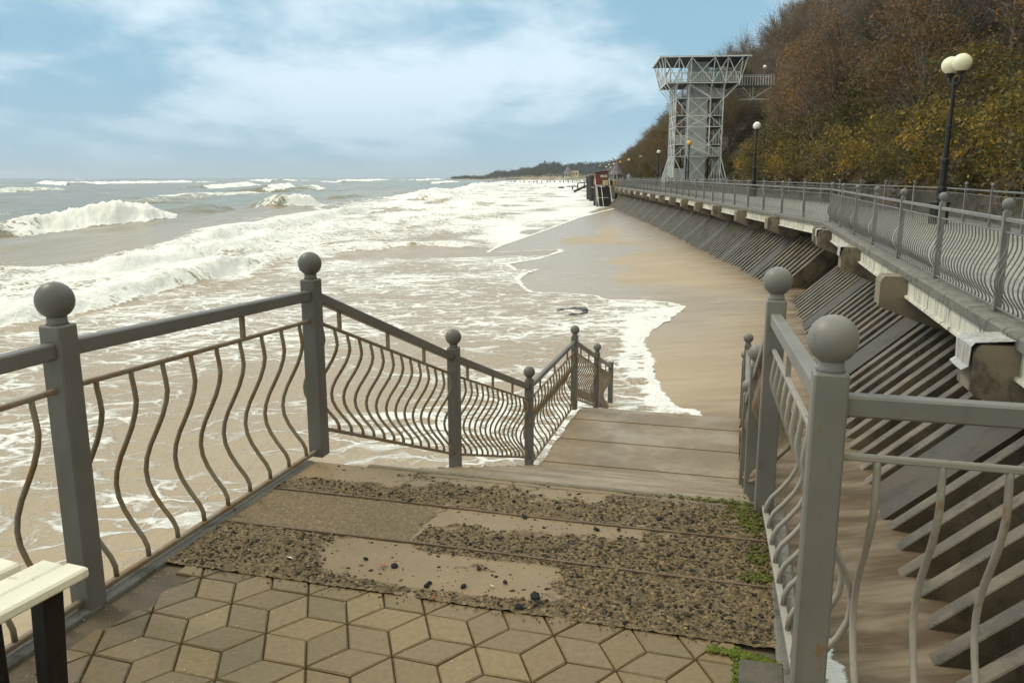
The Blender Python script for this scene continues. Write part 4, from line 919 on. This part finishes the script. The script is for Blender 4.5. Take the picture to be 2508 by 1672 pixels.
# footbridge from the deck to the slope
fbg = thing('footbridge', T(8, 2.5, 12.6), 'pale steel footbridge joining the tower deck to the wooded hillside', 'footbridge')
b = MB(); b.box(T(9.9, 2.5, 12.5), (4.6, 1.4, .16), TX, TY); b.build('walkway', M['deckdark'], fbg)
seg = []
for y in (1.7, 3.3): seg += fence_seg(T(8, y, 12.6), T(12.2, y, 12.6), 1.2, 13)+[(T(8.2, y, 10.95), T(12.2, y, 10.95)), (T(9.7, y, 10.95), T(9.7, y, 12.4)), (T(9.7, y, 10.95), T(8.4, y, 12.4)), (T(9.7, y, 10.95), T(12.0, y, 12.4))]
b = MB()
for p, q in seg: b.bar(p, q, .05, .05)
b.build('truss', M['tower'], fbg)
# ================================================================== FAR JETTY: red hut on stilts, yellow kiosks, posts
HY = 119.
def H(u, v, y=HY): return at_y(u, v, y)
jx0, jx1 = 12.2, 15.6
jt = MB(); jt.box((14.2, HY+3.6, .02), (4.2, 6.4, .18)); jetty = thing('jetty', (13.9, HY+4, -.1), 'small concrete jetty deck jutting from the promenade beside the red hut', 'jetty'); jt.build('deck', M['kerb'], jetty)
b = MB(); b.box((14.5, HY+.36, -.28), (3.1, .1, .42)); b.build('fascia', m_conc('yellow_stained_panel', (.50, .45, .24), (.58, .53, .30), (.12, .1, .06), .6, 1.2, .7, .2, 0, True), jetty)
for x, y in ((14.2, HY+1), (15.2, HY+1.2), (13.2, HY+6), (14.5, HY+6), (12.6, HY+1.6)):
    b = MB(); b.box((x, y, -1.6), (.32, .32, 3.1)); b.build('pile', M['conc_dark'], jetty)
hut = thing('hut', (13.0, HY, -2.8), 'red brown plank hut with a sloping roof standing over dark wooden beach steps', 'hut')
M['plank'] = m_conc('red_brown_planks', (.155, .05, .03), (.20, .066, .038), (.06, .025, .018), .5, 1.2, .65, .3, 0, True)
hx0, hx1, hz0, hz1 = H(1368, 400).x, H(1397, 400).x, H(1380, 425).z, H(1380, 395).z
b = MB(); b.prism([(hx0, HY, hz0), (hx1, HY, hz0), (hx1, HY, hz1+.10), (hx0, HY, hz1-.12)][::-1], (0, 2.0, 0))
for k in range(12): x = hx0+(hx1-hx0)*(k+.5)/12; b.box((x, HY-.006, (hz0+hz1)/2-.05), (.012, .02, hz1-hz0-.25))
b.build('wall', M['plank'], hut)
b = MB(); b.prism([(hx0-.32, HY-.35, hz1-.16), (hx1+.14, HY-.35, hz1+.12), (hx1+.14, HY-.35, hz1+.22), (hx0-.32, HY-.35, hz1-.06)][::-1], (0, 2.7, 0)); b.build('roof', m_paint('maroon_roof', (.06, .018, .02)), hut)
for u0, u1, mt, nm in ((1379.5, 1386.3, (.62, .70, .73), 'sign'), (1387.2, 1394.6, (.60, .57, .50), 'sign')):
    p, q = H(u0, 402, HY-.05), H(u1, 407.3, HY-.05); b = MB(); b.box(((p.x+q.x)/2, HY-.045, (p.z+q.z)/2), (q.x-p.x, .05, p.z-q.z)); b.build(nm, m_conc('sign_board', mt, tuple(c*1.1 for c in mt), (.12, .13, .15), .8, 6, .5, .1), hut)
p, q = H(1384.5, 414, HY-.3), H(1397, 426, HY-.3); b = MB(); b.bbox(((p.x+q.x)/2, HY-.2, (p.z+q.z)/2), (q.x-p.x, .3, p.z-q.z), bev=.03); b.build('counter', m_conc('cream_boards', (.58, .47, .27), (.66, .54, .33), (.25, .17, .08), .6, 2, .6, .2), hut)
M['dwood'] = m_conc('dark_wet_wood', (.035, .028, .027), (.06, .048, .045), (.02, .017, .016), .5, 3, .6, .3, 0, True)
stz = -2.75; y_s0 = HY-.1; y_s1 = HY-4.2
for k in range(20):
    f = k/19; z = hz0-.1+(stz-hz0+.1)*f; y = y_s0+(y_s1-y_s0)*f; b = MB(); b.box(((hx0+hx1)/2+.1, y, z), (hx1-hx0+.1, .20, .07)); b.build('step', M['dwood'], hut)
b = MB(); b.prism([(hx0, y_s0, hz0-.3), (hx0, y_s1, stz-.25), (hx0, y_s0, stz-.25)], (hx1-hx0+.2, 0, 0)); b.build('step_backing', M['dwood'], hut)
for x in (hx0-.1, hx0+.16, hx0+.78, hx1+.1):
    b = MB(); b.bar((x, y_s0-.12, hz0+.9 if x in (hx0-.1, hx1+.1) else hz0), (x, y_s1-.1, stz+.9 if x in (hx0-.1, hx1+.1) else stz+.05), .055, .06); b.build('handrail', M['bench'], hut)
b = MB(); b.bar((hx0-.05, (y_s0+y_s1)/2-.3, -1.35), (hx1-.2, (y_s0+y_s1)/2-.3, -1.30), .07, .07); b.build('cross_rail', M['bench'], hut)
for x in (hx0+.05, hx1-.05):
    for y in (HY+.1, HY+1.9): b = MB(); b.box((x, y, (hz0-3.2)/2), (.18, .18, hz0+3.2)); b.build('stilt', M['dwood'], hut)
p, q = H(1406.5, 414), H(1423, 428); ks = thing('kiosk', ((p.x+q.x)/2, HY+1.2, .1), 'yellow striped kiosk front beside a dark doorway on the jetty', 'kiosk')
b = MB(); b.bbox(((p.x+q.x)/2+.1, HY+1.2, (p.z+q.z)/2-.02), (q.x-p.x, 1.6, p.z-q.z), bev=.02)
for k in range(7): b.box((p.x+.2+(q.x-p.x-.2)*(k+.5)/7, HY+.395, (p.z+q.z)/2), (.02, .02, p.z-q.z-.1))
b.build('wall', m_conc('yellow_boards', (.50, .36, .12), (.60, .44, .17), (.2, .12, .05), .4, 2, .6, .2), ks); b = MB(); b.box((p.x-.12, HY+1.2, (p.z+q.z)/2-.03), (.32, 1.2, p.z-q.z-.1)); b.build('doorway', M['black'], ks)
b = MB(); b.box((p.x+1.0, HY+.3, (p.z+q.z)/2-.25), (.7, .08, .45)); b.build('bench_board', m_paint('pale_yellow', (.62, .54, .36)), ks); b = MB(); b.box((p.x+.9, HY+.39, (p.z+q.z)/2+.25), (.22, .02, .2)); b.build('emblem', m_paint('brown_mark', (.16, .07, .03)), ks)
def gazebo(c, r, h, lab):
    g = thing('gazebo', c, lab, 'gazebo'); c = Vector(c)
    b = MB(); b.lathe(c, [(r*.8, 0), (r*.8, h*.36)], 8); b.build('wall', m_conc('cream_wall', (.55, .53, .45), (.62, .60, .52)), g)
    b = MB(); b.lathe(c, [(r*1.18, h*.34), (r*.75, h*.52), (r*.22, h*.85), (.01, h)], 8); b.build('roof', m_conc('violet_grey_tiles', (.15, .125, .145), (.20, .17, .19)), g)
    for k in range(8):
        a = (k+.5)*math.pi/4; b = MB(); b.box(c+Vector((math.cos(a)*r*.76, math.sin(a)*r*.76, h*.2)), (.06, r*.34, h*.2), Vector((math.cos(a), math.sin(a), 0)), Vector((-math.sin(a), math.cos(a), 0))); b.build('window', M['black'], g)
q = at_y(1416, 404, 205); gazebo((q.x, 205, .5), 1.5, 5.0, 'little pale gazebo with a pointed violet grey roof behind the amber lamp')
q = at_y(1304, 401, 720); gazebo((q.x, 720, .5), 3.6, 11, 'small distant pale gazebo turret left of the sandy yellow house')
q = at_y(1315, 400, 720); hs = thing('house', (q.x+1, 725, 0), 'small distant sandy yellow house under the wooded headland', 'house')
b = MB(); b.box((q.x+2, 726, 3.4), (7, 9, 6.8)); b.build('wall', m_conc('sandy_wall', (.55, .44, .28), (.62, .50, .33)), hs); b = MB(); b.prism([(q.x-2, 721, 6.8), (q.x+6, 721, 6.8), (q.x+5.2, 721, 8.2), (q.x-1, 721, 8.2)], (0, 10, 0)); b.build('roof', M['deckdark'], hs)
b = MB(); b.box((q.x+1, 721.4, 4), (1.2, .1, 1.6)); b.box((q.x+3.4, 721.4, 4), (1.2, .1, 1.6)); b.build('window', M['black'], hs)
# grey pointed cover and a person by the far railing
q = at_y(1444, 406, 113); cv = thing('market_cover', (q.x, 113, .15), 'grey pointed canvas cover on the promenade behind the far railing', 'canopy')
M['canvas'] = m_conc('grey_canvas', (.20, .21, .24), (.27, .28, .31)); zt_ = at_y(1444, 398, 113).z
b = MB(); b.lathe((q.x, 113, 0), [(.75, .75), (.62, zt_-.9), (.36, zt_-.45), (.02, zt_)], 8); b.build('canvas', M['canvas'], cv); b = MB(); b.box((q.x, 113, .5), (1.2, 1.0, .7)); b.build('stall', M['bench'], cv)
q = at_y(1436, 410, 112)
pb = MB(); prof = [(.09, .10, 0), (.10, .12, .1), (.14, .15, .5), (.19, .17, .85), (.20, .16, 1.0), (.25, .16, 1.3), (.23, .14, 1.45), (.07, .07, 1.52), (.06, .07, 1.56), (.10, .11, 1.64), (.10, .12, 1.74), (.02, .02, 1.82)]
vs = []; fs = []
for i, (rx, ry, z) in enumerate(prof):
    for j in range(10): a = 2*math.pi*j/10; vs.append((q.x+rx*math.cos(a), 112+ry*math.sin(a), .15+z))
for i in range(len(prof)-1):
    for j in range(10): fs.append((i*10+j, i*10+(j+1) % 10, (i+1)*10+(j+1) % 10, (i+1)*10+j))
pb.add(vs, fs); prop(pb.build('person', m_paint('dark_coat', (.03, .03, .035)), smooth=True, origin=(q.x, 112, .15)), 'person in dark clothes standing behind the far promenade railing', 'person')
# broken steps on the far side and the line of groyne posts
br_ = thing('broken_jetty', (12.2, 150, -2.8), 'broken dark jetty with bare posts and a slanting beam left of the red hut', 'jetty')
def seg_px(us, y, r, nm):
    b = MB(); b.tube([at_y(u, v, y) for u, v in us], r, 6); b.build(nm, M['dwood'], br_)
seg_px([(1318, 440.5), (1322, 438.5), (1346, 427)], 148, .22, 'slanting_beam'); seg_px([(1327, 421), (1350, 419)], 148, .09, 'top_rail'); seg_px([(1302, 428.5), (1329, 428)], 148, .08, 'top_rail')
for u, v0, v1 in ((1327, 421, 437), (1342, 419, 433), (1315, 428, 436), (1352, 410, 440)): seg_px([(u, v0), (u, v1)], 148, .12, 'post')
seg_px([(1352, 405), (1353, 458)], 132, .45, 'pier_leg'); seg_px([(1358, 403), (1358, 462)], 130, .40, 'pier_leg')
b = MB(); p = at_y(1349, 405, 140); b.box((p.x+.9, 136, p.z-.3), (1.6, 9, .5)); b.build('slab', M['conc_dark'], br_)
gm = MB(); gm.tube([(0, 0, -1.5), (.05, 0, 1.4), (0, 0, 1.9)], [.55, .5, .4], 7); gme = gm.mesh('groyne_post', M['dwood'])
for k in range(30):
    u = 1112+k*10.2+random.uniform(-2, 2); q = at_y(u, 405, 640+random.uniform(-10, 10)); o = inst('groyne_post', gme, None, (q.x, q.y, ZS), random.uniform(0, 6), (.8, .8, random.uniform(.55, .85)))
    prop(o, 'dark groyne post standing in the distant surf below the headland', 'post', 'row of groyne posts in the surf')
gm2 = MB(); gm2.tube([(0, 0, -1), (0, 0, .35)], .13, 6); gme2 = gm2.mesh('groyne_stump', M['dwood'])
for k in range(6):
    q = at_z(1180+k*3.1, 422, ZS+.2); prop(inst('groyne_stump', gme2, None, (q.x, q.y, ZS), 0), 'short dark stump in the little row poking out of the white surf', 'post', 'little row of stumps in the surf')
# ================================================================== HILLSIDE AND TREES
HN = 150; HP = resample([Vector((INNP[0].x-SV.x*10, INNP[0].y-SV.y*10))]+INNP[1:]+[Vector((70, 700))], HN)
HM = [n for n in miter(HP)]
def toe_shift(y): return float(np.interp(y, [50, 62, 75, 88, 100, 112, 118, 128], [0, .4, 2.4, 4.4, 6.8, 7.6, 6, 0]))
def hill_prof(o, y):
    o = o-toe_shift(y)
    top = 40*(1-.70*float(sstep(np.array(y), 170, 330)))
    if o < 1.2: return 0.0
    z = (o-1.2)*.92; return top*(1-math.exp(-z/top*1.25))*1.02
vs_x = []; offs = [.3, .8, 1.2, 2, 3, 4.5, 6, 7, 8, 9, 10, 11.2, 12.5, 15, 18, 21, 25, 30, 36, 44, 55, 70, 100]
Xh = np.array([[p.x+n.x*o for o in offs] for p, n in zip(HP, HM)]); Yh = np.array([[p.y+n.y*o for o in offs] for p, n in zip(HP, HM)])
Zh = np.array([[rise(p.y)-.02+hill_prof(o, p.y) for o in offs] for p in HP]); Zh += vnoise(Xh*.15, Yh*.15, 201, 3)*np.array([0, 0, .1]+[.6]*(len(offs)-3))[None, :]
M['litter'] = m_conc('leaf_litter', (.055, .040, .022), (.085, .062, .03), (.03, .028, .015), .6, 1.2, .9, .8)
grid_mesh('hillside', Xh, Yh, Zh, M['litter'])['kind'] = 'structure'
def hill_point(y, o):
    i = min(range(HN), key=lambda k: abs(HP[k].y-y)); p, n = HP[i], HM[i]; return Vector((p.x+n.x*o, p.y+n.y*o, rise(p.y)+hill_prof(o, p.y)))
def m_leaf():
    m, t, b = mat('autumn_leaf'); a = N(t, 'ShaderNodeAttribute', attribute_name='col').outputs['Color']; oi = N(t, 'ShaderNodeObjectInfo').outputs['Random']
    c = mix(t, 1, a, mix(t, oi, (.90, .92, .98), (1.5, 1.42, 1.3)), 'MULTIPLY'); setc(t, b.inputs['Base Color'], c); b.inputs['Roughness'].default_value = .6; b.inputs['Specular IOR Level'].default_value = .25
    tr_ = N(t, 'ShaderNodeBsdfTranslucent'); t.links.new(c, tr_.inputs[0]); mx = N(t, 'ShaderNodeMixShader'); mx.inputs[0].default_value = .25
    t.links.new(b.outputs[0], mx.inputs[1]); t.links.new(tr_.outputs[0], mx.inputs[2]); t.links.new(mx.outputs[0], t.nodes['Material Output'].inputs[0]); return m
M['leaf'] = m_leaf(); M['bark'] = m_conc('bark', (.15, .122, .098), (.235, .195, .155), (.04, .033, .026), .5, 2, .85, .6)
def leaf_mesh(name, P, sizes, cols, rng):
    n = len(P); a = rng.normal(size=(n, 3)); a /= np.linalg.norm(a, axis=1)[:, None]; r = rng.normal(size=(n, 3)); b = np.cross(a, r); b /= np.linalg.norm(b, axis=1)[:, None]
    a = a*sizes[:, None]; b = b*sizes[:, None]*rng.uniform(.45, .8, n)[:, None]
    V = np.stack([P-a, P+b*.9-a*.1, P+a, P-b*.9+a*.1], 1).reshape(-1, 3); me = bpy.data.meshes.new(name)
    me.vertices.add(4*n); me.vertices.foreach_set('co', V.astype(np.float32).ravel()); me.loops.add(4*n); me.loops.foreach_set('vertex_index', np.arange(4*n, dtype=np.int32))
    me.polygons.add(n); me.polygons.foreach_set('loop_start', np.arange(0, 4*n, 4, dtype=np.int32)); me.polygons.foreach_set('loop_total', np.full(n, 4, dtype=np.int32)); me.update(calc_edges=True)
    at = me.attributes.new('col', 'FLOAT_COLOR', 'FACE'); cc = np.ones((n, 4), dtype=np.float32); cc[:, :3] = cols; at.data.foreach_set('color', cc.ravel()); me.materials.append(M['leaf']); return me
KIND = {  # height, crown centre/width/height, clumps, leaves per clump, leaf half-size, palette, twigs per clump
 'bare': (9.0, 0.62, 2.9, 3.4, 46, 52, 0.076, [(.155, .108, .072), (.185, .125, .08), (.12, .092, .068)], 26),
 'brown': (8.5, 0.6, 3.0, 3.3, 48, 124, 0.076, [(.165, .102, .052), (.135, .09, .05), (.20, .122, .056), (.11, .082, .05)], 15),
 'orange': (7.5, 0.58, 2.8, 3.0, 44, 143, 0.076, [(.215, .108, .034), (.165, .092, .036), (.25, .14, .042), (.13, .083, .036)], 11),
 'olive': (7.5, 0.56, 2.9, 3.0, 46, 156, 0.076, [(.105, .078, .028), (.085, .068, .027), (.145, .098, .030), (.125, .070, .028)], 7),
 'green': (8.0, 0.56, 2.6, 3.2, 46, 162, 0.076, [(.045, .06, .028), (.06, .075, .03), (.035, .048, .024), (.08, .088, .034)], 4),
 'gold': (3.6, .52, 2.1, 1.55, 34, 110, .075, [(.27, .175, .024), (.20, .145, .025), (.31, .185, .028), (.12, .11, .026)], 4),
 'mixed': (3.8, .52, 2.2, 1.7, 36, 115, .075, [(.115, .095, .025), (.09, .078, .024), (.17, .125, .026), (.07, .066, .022)], 4)}
def proto(kind, seed):
    h, cf, cw, ch, nc, nl, ls, pal_, tw_ = KIND[kind]; rng = np.random.default_rng(seed); rd = random.Random(seed); tm = MB(); C = []
    top = Vector((rd.gauss(0, .25), rd.gauss(0, .25), h*.72)); trunk = [Vector((0, 0, -.6)), Vector((rd.gauss(0, .1), rd.gauss(0, .1), h*.22)), Vector((rd.gauss(0, .22), rd.gauss(0, .22), h*.46)), top, top+Vector((rd.gauss(0, .3), rd.gauss(0, .3), h*.2))]
    s_ = h/8; tm.tube(trunk, [.17*s_, .14*s_, .10*s_, .055*s_, .02*s_], 6, False)
    for k in range(nc):
        while True:
            v = rng.normal(size=3); v /= np.linalg.norm(v); r = rng.uniform(.45, 1.0)**.6
            if v[2] > -.75: break
        c = Vector((v[0]*cw*r*rd.uniform(.75, 1.15), v[1]*cw*r*rd.uniform(.75, 1.15), h*cf+v[2]*ch*r)); C.append(c)
        f = max(.12, min(.9, (c.z/h)*.72+rd.uniform(-.2, .05))); z = f*h*.72; i = 0
        while i < 3 and trunk[i+1].z < z: i += 1
        t0 = trunk[i]+(trunk[i+1]-trunk[i])*max(0, min(1, (z-trunk[i].z)/(trunk[i+1].z-trunk[i].z))); mid = t0+(c-t0)*.5+Vector((rd.gauss(0, .2), rd.gauss(0, .2), rd.uniform(-.1, .35)))*s_
        tm.tube([t0, mid, c], [.045*s_, .03*s_, .013*s_], 4, False)
        for q in range(tw_):
            d = (c-Vector((0, 0, h*cf*.7))).normalized()+Vector((rd.gauss(0, .55), rd.gauss(0, .55), rd.gauss(.25, .45))); st_ = mid+(c-mid)*rd.uniform(.2, 1.0); l = rd.uniform(.5, 1.35)*s_
            tm.tube([st_, st_+d*l*.5+Vector((rd.gauss(0, .06), rd.gauss(0, .06), 0)), st_+d*l], [.013*s_, .010*s_, .005*s_], 3, False)
    n = nc*nl; ci = rng.integers(0, nc, n); Cn = np.array([tuple(c) for c in C]); P = Cn[ci]+rng.normal(size=(n, 3))*np.array([.50, .50, .36])*s_*(1.15 if h > 5 else 1.3)
    P[:, 2] = np.maximum(P[:, 2], .05); pa = np.array(pal_); base = rng.integers(0, len(pal_), nc)[ci]; alt = rng.integers(0, len(pal_), n); cols = np.where((rng.random(n) < .6)[:, None], pa[base], pa[alt])*rng.uniform(.7, 1.3, (n, 1))
    return tm.mesh('trunk', M['bark'], smooth=True), leaf_mesh('crown', P, rng.uniform(.55, 1.35, n)*ls, cols, rng)
PR = {k: [proto(k, 31*i+j*7+3) for j in range(3)] for i, k in enumerate(KIND)}
LAB = {'bare': 'bare grey brown tree with a haze of twigs among others high on the slope', 'brown': 'brown leaved autumn tree in the mass of trees on the slope', 'orange': 'rusty orange autumn tree showing among browner trees on the slope',
 'olive': 'olive leaved tree in the dense growth on the slope', 'green': 'dark green tree still in leaf among the brown autumn trees', 'gold': 'low golden yellow bush behind the landward promenade railing', 'mixed': 'low yellow green bush behind the landward promenade railing'}
GRP = {'bare': 'bare trees on the slope', 'brown': 'brown trees on the slope', 'orange': 'orange trees on the slope', 'olive': 'olive trees on the slope', 'green': 'green trees on the slope', 'gold': 'golden bushes along the promenade', 'mixed': 'yellow green bushes along the promenade'}
tr = random.Random(23); NT = 0
def plant(kind, p, sc_):
    global NT
    nm = 'bush' if kind in ('gold', 'mixed') else 'tree'; t = thing(nm, p, LAB[kind], nm, GRP[kind]); tm, cm = tr.choice(PR[kind]); a = tr.uniform(0, 6.28); z = tr.uniform(.9, 1.12)
    for n_, me in (('trunk', tm), ('crown', cm)): inst(n_, me, t, (0, 0, 0), a, (sc_, sc_, sc_*z))
    NT += 1
SPOT = [(2010, 230, 'green'), (1880, 270, 'olive'), (1770, 190, 'orange'), (1850, 105, 'orange')]
for o, kinds, s0_ in ((1.9, ['gold', 'mixed', 'gold', 'mixed', 'mixed'], 1.0), (4.6, ['mixed', 'olive', 'gold', 'brown', 'brown', 'orange'], .9), (7.8, ['olive', 'brown', 'bare', 'orange', 'brown', 'green', 'bare'], .85), (11.3, ['brown', 'bare', 'brown', 'orange', 'brown', 'olive', 'bare'], .9),
        (15.2, ['brown', 'bare', 'orange', 'bare', 'brown'], .92), (19.5, ['bare', 'brown', 'bare', 'orange', 'brown'], .95), (24.5, ['bare', 'brown', 'bare', 'orange'], 1.0), (31, ['bare', 'brown', 'bare'], 1.0), (40, ['bare', 'bare', 'brown'], 1.0)):
    y = 9.+tr.uniform(0, 3)
    while y < 290:
        p = hill_point(y+tr.uniform(-1, 1), o+toe_shift(y)+tr.uniform(-1.1, 1.1)*(1 if o > 3 else .35)); step = (3.1 if o < 3 else 3.9)+y*(.026 if o < 12 else .036)
        ok = p.y > 4 and p.x/p.y < .76 and not (o > 22 and p.y > 235)
        if 100 < p.y < 114 and p.x < 28.2: ok = False        # the tower and its footbridge stand here
        k = tr.choice(kinds)
        if k in ('gold', 'mixed') and p.y > 70: k = tr.choice(['olive', 'mixed', 'olive']) if o > 3 or tr.random() < .4 else k
        if p.y > 120 and o < 6 and k in ('gold',): k = 'olive'
        sc_ = s0_*tr.uniform(.82, 1.18)*(1.0+.15*min(1, max(0, (p.y-110)/60))) if k not in ('gold', 'mixed') else tr.uniform(.75, 1.25)*(1+.2*(o > 3))
        cr = KIND[k][2]*.8*sc_; hh = KIND[k][0]*sc_*1.02; near_lim = .264 if (p.z+hh-1.6)/p.y < .085 else .305
        if 34 < p.y < 112 and (p.x-cr) < near_lim*p.y: ok = False
        if p.y > 185: sc_ *= .72
        if ok: plant(k, p-Vector((0, 0, .1)), sc_)
        y += step*tr.uniform(.8, 1.2)
print('TREES', NT)
# low brush and leaf litter covering the slope between the trunks
rng = np.random.default_rng(77); n = 90000; yy = 8+rng.random(n)**1.6*240; oo_ = 1.0+rng.random(n)**1.3*36; idx = np.clip(np.searchsorted(np.array([p.y for p in HP]), yy), 0, HN-1)
hp = np.array([(p.x, p.y) for p in HP])[idx]; hn_ = np.array([(q.x, q.y) for q in HM])[idx]; yj = rng.normal(size=n)*1.0
P = np.zeros((n, 3)); sh_ = np.array([toe_shift(a) for a in hp[:, 1]]); P[:, :2] = hp+hn_*(oo_+sh_)[:, None]; P[:, 1] += yj*.5; P[:, 2] = [rise(a)+hill_prof(b+toe_shift(a), a) for a, b in zip(hp[:, 1], oo_)]; P[:, 2] += rng.random(n)**2*1.5+.05
pa = np.array([(.10, .075, .03), (.13, .09, .035), (.075, .06, .028), (.09, .085, .03), (.16, .11, .035)]); cols = pa[rng.integers(0, 5, n)]*rng.uniform(.7, 1.3, (n, 1)); kk = ~((P[:, 1] > 100) & (P[:, 1] < 114) & (P[:, 0] < 29))
prop(inst('undergrowth', leaf_mesh('undergrowth', P[kk], (rng.uniform(.06, .13, n)*(1+yy/90))[kk], cols[kk], rng)), kind='stuff')
# one globe lamp up on the slope by the footbridge
q = at_y(1757, 154, 112); t = thing('street_lamp', (q.x, 112, q.z-4.2), 'small white globe lamp on a thin pole up the slope beyond the footbridge', 'street lamp'); b = MB(); b.tube([(q.x, 112, q.z-4.2), (q.x, 112, q.z-.2)], .06, 6); b.build('pole', M['grey'], t); b = MB(); b.ball((q.x, 112, q.z), .24, 12, 8); b.build('globe', GM['white'], t, smooth=True)
# ================================================================== HEADLAND
HD = [(1040, 405.3), (1085, 402.5), (1100, 398.5), (1120, 393.5), (1150, 388), (1180, 385.5), (1205, 383.5), (1226, 383), (1240, 379), (1252, 376), (1278, 375.5), (1300, 379), (1330, 377.5), (1360, 375.5), (1400, 373), (1425, 369), (1450, 362), (1480, 352), (1530, 340), (1600, 330)]
uu = np.linspace(1040, 1600, 300); vv = np.interp(uu, [a for a, _ in HD], [b for _, b in HD]); rows_ = 14; Xq = np.zeros((300, rows_)); Yq = Xq.copy(); Zq = Xq.copy(); ridge = []
for i, (u, v) in enumerate(zip(uu, vv)):
    yd = 1250-(u-1085)*.9; yd = max(yd, 760); ridge_p = at_y(u, v, yd+260); hgt = max(.3, ridge_p.z-9)
    for j in range(rows_):
        f = j/(rows_-1); q = at_y(u, 405, yd+260*f); Xq[i, j] = q.x*(1) ; Yq[i, j] = yd+260*f; Zq[i, j] = ZS-1+(hgt-ZS+1)*min(1, (f*1.0)**.8 if f > .09 else (.36*f/.09 if u < 1290 else .2*f/.09))
Zq += vnoise(Xq*.03, Yq*.03, 301, 4)*2.2*np.linspace(0, 1, rows_)[None, :]
def m_head():
    m, t, b = mat('far_slope'); p = pos(t); s = N(t, 'ShaderNodeSeparateXYZ'); t.links.new(p, s.inputs[0]); n1 = noise(t, p, .035, 5, .6)
    c = mix(t, smooth(t, n1, .4, .6), (.075, .07, .04), (.11, .085, .05)); k = math_node(t, 'MULTIPLY', smooth(t, math_node(t, 'ADD', s.outputs[2], math_node(t, 'MULTIPLY', n1, 12)), 20, 11), smooth(t, noise(t, p, .02, 3), .42, .56))
    setc(t, b.inputs['Base Color'], mix(t, math_node(t, 'MULTIPLY', k, .8), c, (.36, .27, .18))); b.inputs['Roughness'].default_value = .9; return m
grid_mesh('headland', Xq, Yq, Zq, m_head())['kind'] = 'structure'
n = 5200; ii = rng.integers(0, 300, n); fj = .22+.78*rng.random(n)**.8; jj = np.minimum((fj*(rows_-1)).astype(int), rows_-1); base = np.stack([Xq[ii, jj]+rng.normal(size=n)*3, Yq[ii, jj]+rng.normal(size=n)*8, Zq[ii, jj]], 1); m_ = 26
hh_ = rng.uniform(6, 12, n)*np.clip((Zq[ii, jj]-ZS)/14, .25, 1); PP = np.repeat(base, m_, 0)+rng.normal(size=(n*m_, 3))*np.repeat(np.stack([hh_*.25, hh_*.25, hh_*.22], 1), m_, 0); PP[:, 2] += np.repeat(hh_*.55, m_)
pa = np.array([(.035, .05, .025), (.05, .06, .03), (.075, .06, .032), (.09, .07, .035), (.06, .065, .03)]); cc = pa[rng.integers(0, 5, n)]; cols = np.repeat(cc, m_, 0)*rng.uniform(.75, 1.25, (n*m_, 1))
prop(inst('wood', leaf_mesh('wood', PP, np.repeat(hh_*.13, m_)*rng.uniform(.6, 1.3, n*m_), cols, rng)), kind='stuff')
# ================================================================== HAZE over the whole place
hz = MB(); hz.box((-2000, 8500, 55), (37000, 18200, 130)); hm = bpy.data.materials.new('sea_haze'); hm.use_nodes = True; ht = hm.node_tree; ht.nodes.clear()
pv = N(ht, 'ShaderNodeVolumePrincipled'); pv.inputs['Color'].default_value = (.80, .90, 1.0, 1); pv.inputs['Density'].default_value = .00013; pv.inputs['Anisotropy'].default_value = .2
ho = N(ht, 'ShaderNodeOutputMaterial'); ht.links.new(pv.outputs[0], ho.inputs['Volume']); prop(hz.build('haze', hm), kind='stuff')
